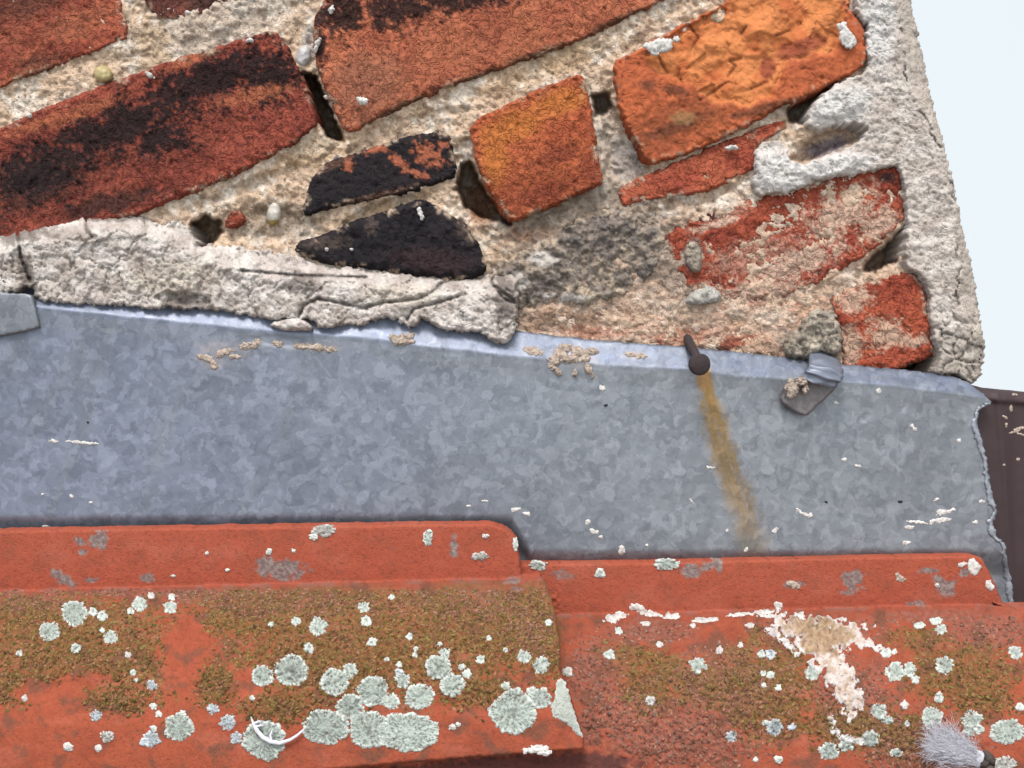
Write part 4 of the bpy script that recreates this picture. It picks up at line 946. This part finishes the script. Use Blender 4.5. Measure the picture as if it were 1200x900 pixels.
LR = [(630, 663, 9.5, 0, 1.1, .65), (703, 672, 6, 0, 1, .95), (782, 661, 12, 0, 1.2, .6), (818, 780, 10, 0), (714, 768, 6), (665, 787, 6, 2), (643, 730, 3.5), (773, 755, 4, 2), (843, 762, 4.5, 2), (868, 756, 3.5, 2), (892, 767, 4.5), (903, 767, 6, 1), (894, 789, 3.5), (903, 791, 4.5),
      (912, 806, 4), (895, 803, 3), (762, 821, 6, 2), (908, 852, 10, 1), (857, 863, 7, 1), (897, 847, 4), (928, 852, 5, 1), (912, 890, 5), (952, 789, 9), (1048, 788, 11, 0), (1066, 785, 8, 0, .9, 1.2), (1073, 797, 5), (1107, 779, 10.5), (1190, 765, 8), (1103, 738, 6.5), (1097, 728, 6, 0, 1.2, .7),
      (1077, 733, 5.5, 0, 1.1, .7), (1038, 765, 6), (1048, 764, 3), (1100, 817, 6, 0, .9, 1.1), (1030, 833, 9.5), (1040, 844, 6.5, 0, 1.1, .9), (992, 873, 9), (1020, 866, 10), (972, 880, 11, 0, 1.1, .9), (1050, 882, 8, 0, 1, .75), (1092, 841, 13), (1139, 843, 11), (1147, 855, 6), (1136, 856, 8), (1180, 857, 18, 0, 1.08, .88),
      (1060, 826, 5, 2), (1195, 829, 5), (879, 733, 5, 2, 1.2, .6), (823, 727, 6, 2, 1.8, .5), (835, 726, 5, 2, 1.6, .5), (757, 731, 5, 2, 1.2, .6), (725, 739, 4), (1063, 848, 3.5), (885, 890, 3), (812, 733, 3, 2), (1177, 895, 13, 2, 1.1, .7), (1098, 621 + 65, 3, 2)]
for i, t in enumerate(LR):
    lichen(t[0], t[1], t[2], dr_, RT, 1400 + i * 3, t[3] if len(t) > 3 else 0, *(t[4:6] if len(t) > 5 else (1., 1.)))
# pale chalk crusts along the seam and flange of the right tile
for i, (x, y, rx, ry, a) in enumerate([(720, 724, 14, 5, -10), (745, 712, 11, 4, 15), (762, 719, 12, 3, 10), (786, 722, 10, 3.5, 0), (868, 720, 14, 2.2, -5), (896, 717, 9, 3.5, 0), (912, 712, 5, 6, 0), (935, 722, 8, 4, 0), (1055, 677, 6, 4, 40), (930, 685, 9, 4, 15), (1142, 665, 7, 9, -40), (1160, 686, 4, 6, 0), (628, 878, 16, 4, -8), (638, 882, 8, 3, 0), (1128, 662, 5, 3, 0), (905, 722, 14, 2, 0)]):
    fleck("chalk_crust", x, y, rx, ry, a, (dl if y > 870 and x < 690 else dr_), M_FLECK if i not in (8, 9) else M_CRUMB, RT if not (y > 870) else LT, .0006, 820 + i)

# bird dropping
DROP = soften([(912, 721), (928, 718), (943, 722), (962, 720), (980, 724), (1000, 726), (1014, 731), (1026, 733), (1020, 740), (1010, 742), (1024, 752), (1034, 760), (1030, 766), (1016, 758), (1000, 760), (986, 764), (990, 774), (1002, 784), (1006, 800), (1014, 822), (1012, 834), (1004, 832), (1001, 846), (994, 850), (986, 832), (974, 812), (964, 792), (948, 776), (938, 764), (928, 752), (916, 744), (904, 738), (902, 730)], 1)
def drop_df(x, y): return sdf(x, y, DROP) + 5.5 * fbm(x, y, 8, 4, 1601) - 9 * sst(.22, .5, fbm(x, y, 11, 3, 1602)) - 5 * sst(.25, .6, fbm(x, y, 16, 3, 1603)) * sst(740, 720, np.abs(y - 742) + 700)
def drop_h(x, y, D): return .0004 + .0007 * sst(0, 6, D) + .0009 * fbm(x + y * .5, y, 9, 3, 1605) - .0006 * ridge(x + .5 * y, y * .6, 8, 1607)
def drop_c(x, y, D):
    c = mixc(C(228, 212, 204), C(206, 180, 158), sst(-.2, .4, fbm(x, y, 12, 3, 1609)))
    t = sst(.0, .4, blobs(x, y, [(955, 738, 40, 24, 20), (975, 752, 30, 20), (950, 760, 12, 10)]) + .35 * fbm(x, y, 9, 3, 1611))
    c = mixc(c, mixc(C(166, 130, 92), C(190, 156, 116), sst(-.3, .3, fbm(x, y, 7, 3, 1613))), t * .9)
    c = mixc(c, C(112, 82, 58), sst(.15, .6, blobs(x, y, [(960, 735, 50, 26, 15), (970, 760, 24, 12, 30)]) + .9 * ridge(x + y, y * .7, 9, 1615) + .4 * fbm(x, y, 7, 3, 1617) - .9) * .8)
    c = mixc(c, C(150, 100, 82), sst(.35, .7, fbm(x, y, 8, 3, 1619)) * .6)
    return mixc(c, C(240, 236, 238), sst(5, 1, D) * .7)
surf_patch("bird_dropping", drop_df, (895, 710, 1045, 860), dr_, drop_h, drop_c, M_DROP, RT, 1.4)["label"] = "long white and tan dried bird dropping"
RING = [(974, 842), (978, 856), (988, 866), (1000, 866), (1008, 870)]
surf_patch("bird_dropping", lambda x, y: 4.4 - seg_d(x, y, np.array(RING), False) + 1.8 * fbm(x, y, 7, 3, 1621), (964, 830, 1020, 880), dr_, drop_h, lambda x, y, D: mixc(C(232, 228, 228), C(206, 196, 190), sst(-.2, .4, fbm(x, y, 6, 2, 1623))), M_DROP, RT, 1.2)["label"] = "curled white tail of the dropping"
surf_patch("bird_dropping", lambda x, y: 4.0 - seg_d(x, y, np.array([(900, 738), (912, 746), (922, 754), (934, 766)]), False) + 2.2 * fbm(x, y, 7, 3, 1625), (890, 728, 944, 776), dr_, drop_h, lambda x, y, D: mixc(C(232, 228, 228), C(206, 190, 186), sst(-.2, .4, fbm(x, y, 6, 2, 1627))), M_DROP, RT, 1.2)

# moss: thousands of small tufts, one part per tile
def moss_part(parent, dfun, fld, n_, xr, yr, seed, cols, clip_poly):
    r = np.random.default_rng(seed)
    X = r.uniform(*xr, n_); Y = r.uniform(*yr, n_)
    f = fld(X, Y); ok = (f > r.uniform(0, .8, n_)) & (sdf(X, Y, clip_poly) > 2)
    for t in (LL + [(382, 852, 24), (433, 855, 22), (468, 858, 24), (490, 858, 24)] if parent is LT else LR):
        ok &= np.hypot(X - t[0], Y - t[1]) > t[2] * .97
    if parent is RT: ok &= drop_df(X, Y) < 1
    else: ok &= sdf(X, Y, TRI) < 0
    X, Y = X[ok], Y[ok]; n2 = len(X)
    p = unproject(X, Y, dfun(X, Y)); e = 3.0
    P = lambda x, y: unproject(x, y, dfun(x, y))
    nr = np.cross(P(X, Y + e) - P(X, Y - e), P(X + e, Y) - P(X - e, Y)); nr /= np.linalg.norm(nr, axis=1)[:, None] + 1e-12
    a = np.cross(nr, UP[None, :] + 0 * nr); a /= np.linalg.norm(a, axis=1)[:, None]; b_ = np.cross(nr, a)
    th = r.uniform(0, 2 * np.pi, n2)[:, None]; u = np.cos(th) * a + np.sin(th) * b_; v = -np.sin(th) * a + np.cos(th) * b_
    L = r.uniform(.0005, .0014, n2)[:, None]; Wd = L * r.uniform(.3, .6, n2)[:, None]; H = r.uniform(.0003, .0008, n2)[:, None]
    pts = [p + u * L, p + v * Wd, p - u * L, p - v * Wd, p + nr * H + u * L * .3, p + nr * H - u * L * .4]
    V = np.stack(pts, 1).reshape(-1, 3)
    F = np.array([(0, 1, 4), (1, 5, 4), (1, 2, 5), (2, 3, 5), (3, 4, 5), (3, 0, 4)])
    Q = (F[None] + (np.arange(n2) * 6)[:, None, None]).reshape(-1, 3)
    c = cols[r.integers(0, len(cols), n2)] * r.uniform(.8, 1.2, n2)[:, None]
    o = make_mesh("moss", V, Q, M_MOSS, parent, np.repeat(c, 6, 0))
    tag(o, kind="stuff"); return o
MC = np.array([C(122, 104, 50), C(108, 92, 46), C(142, 116, 64), C(124, 90, 56), C(158, 112, 80), C(106, 80, 52), C(152, 130, 74), C(170, 120, 90)])
def fL(x, y): return sst(-.3, .7, blobs(x, y, MOSS_L) - .9 * np.maximum(blobs(x, y, BARE_L), 0) + .35 * fbm(x, y, 22, 4, 906) + .35 * fbm(x, y, 5, 3, 908))
def fR(x, y): return .8 * sst(-.3, .7, blobs(x, y, MOSS_R) + .35 * fbm(x, y, 22, 4, 956) + .35 * fbm(x, y, 5, 3, 958))
moss_part(LT, dl, fL, 24000, (-100, 655), (692, 880), 5, MC, np.array([(-150, 691), (0, 689), (300, 682), (640, 677), (655, 760), (683, 875), (473, 890), (-150, 910)]))
moss_part(RT, dr_, fR, 16000, (660, 1250), (722, 930), 6, MC, np.array([(660, 734), (1250, 718), (1250, 960), (690, 960), (690, 870), (660, 790)]))
LM = np.array([C(150, 100, 82), C(166, 112, 94), C(132, 88, 74), C(176, 128, 110), C(140, 112, 98), C(116, 80, 68)])
def fL2(x, y): return .8 * sst(-.3, .7, blobs(x, y, LILAC_L) + .35 * fbm(x, y, 22, 4, 909) + .3 * fbm(x, y, 5, 3, 910))
def fR2(x, y): return .8 * sst(-.3, .7, np.maximum(blobs(x, y, LILAC_R), blobs(x, y, DARK_B)) + .35 * fbm(x, y, 22, 4, 959) + .3 * fbm(x, y, 5, 3, 960))
for o in (moss_part(LT, dl, fL2, 14000, (-100, 655), (690, 880), 8, LM, np.array([(-150, 691), (0, 689), (300, 682), (640, 677), (655, 760), (683, 875), (473, 890), (-150, 910)])),
          moss_part(RT, dr_, fR2, 11000, (660, 1250), (720, 930), 9, LM, np.array([(660, 734), (1250, 718), (1250, 960), (750, 960), (750, 890), (690, 876), (660, 790)]))):
    o.name = "algae_crust"

# ------------------------------------------------------------------ feathers
fe = empty("bird_feather", U1(1150, 890, .135))
tag(fe, "fluffy white down feather with a dark quill on the right roof tile", "feather")
rf = np.random.default_rng(11)
V = []; F = []
base_d = float(dr_(np.array([1150.]), np.array([890.]))[0])
root = U1(1149, 890, base_d + .004)
for i in range(2600):
    s0 = rf.uniform(0, 1) ** .8
    st = np.array([1150 - 44 * s0 + rf.normal(0, 3 + 4 * s0), 891 - 17 * s0 + rf.normal(0, 4 + 5 * s0)])
    ang = math.radians(208 + rf.normal(0, 13 + 8 * s0))
    ln = rf.uniform(10, 32)
    bend = rf.normal(0, .35)
    lift = rf.uniform(.0005, .008)
    npt = 6
    for k in range(npt):
        t = k / (npt - 1); a = ang + bend * t
        x = st[0] + ln * t * math.cos(a); y = st[1] + ln * t * math.sin(a) + rf.normal(0, .2)
        d = float(np.interp(y, [840, 900], [.124, .131])) + .0055 + lift * math.sin(t * 2.4 + .4)
        c = U1(x, y, d); r_ = .000085 * (1 - .7 * t) + .00001
        side = np.array([math.sin(a + .4), 0.3, math.cos(a)]); side /= np.linalg.norm(side)
        up_ = np.array([0, -1, 0.])
        for q_ in (side * r_, up_ * r_, -side * r_): V.append(c + q_)
    b0 = len(V) - npt * 3
    for k in range(npt - 1):
        for j in range(3):
            a0 = b0 + k * 3 + j; a1 = b0 + k * 3 + (j + 1) % 3
            F += [(a0, a1, a1 + 3), (a0, a1 + 3, a0 + 3)]
make_mesh("barbs", np.array(V), np.array(F), M_DOWN, fe)
V, F = tube([U1(1128, 880, .1355), U1(1140, 886, .1365), U1(1148, 890, .137)], [.0012, .0032, .0040], 10)
make_mesh("down_tuft", V, tri_quads(F), M_DOWN, fe)
for i, (x0, y0, x1, y1, r_) in enumerate([(1148, 886, 1156, 900, .0024), (1154, 882, 1160, 894, .0026), (1160, 885, 1163, 897, .0018), (1150, 900, 1166, 905, .003)]):
    V, F = tube([U1(x0, y0, .137), U1((x0 + x1) / 2 + 1, (y0 + y1) / 2, .140), U1(x1, y1, .138)], [r_ * .6, r_, r_ * .6], 8)
    make_mesh("quill", V, tri_quads(F), M_QUILL, fe)

sp = empty("feather_shaft", U1(320, 862, .13))
tag(sp, "curved thin white feather shaft lying across a lichen on the left tile", "feather")
def sp_d(x, y): return float(dl(np.array([float(x)]), np.array([float(y)]))[0]) + .0022
pth = [(294, 840), (297, 848), (301, 856), (308, 864), (317, 869), (328, 871), (340, 867), (348, 862), (356, 855)]
V, F = tube([U1(x, y, sp_d(x, y)) for x, y in pth], [.0003, .0006, .0009, .0010, .0010, .0009, .0007, .0006, .0004], 8)
make_mesh("shaft", V, tri_quads(F), M_DOWN, sp)
for x0, y0, x1, y1 in [(297, 848, 309, 845), (299, 852, 312, 850), (316, 867, 320, 853), (318, 868, 316, 860), (304, 860, 300, 852)]:
    V, F = tube([U1(x0, y0, sp_d(x0, y0)), U1((x0 + x1) / 2, (y0 + y1) / 2 - 1, sp_d(x0, y0) + .001), U1(x1, y1, sp_d(x1, y1))], [.0006, .0005, .0002], 6)
    make_mesh("barb", V, tri_quads(F), M_DOWN, sp)

for o in (wall, flash, gut, nail, clip, LT, RT, NT, fe, sp): o["kind"] = "thing"
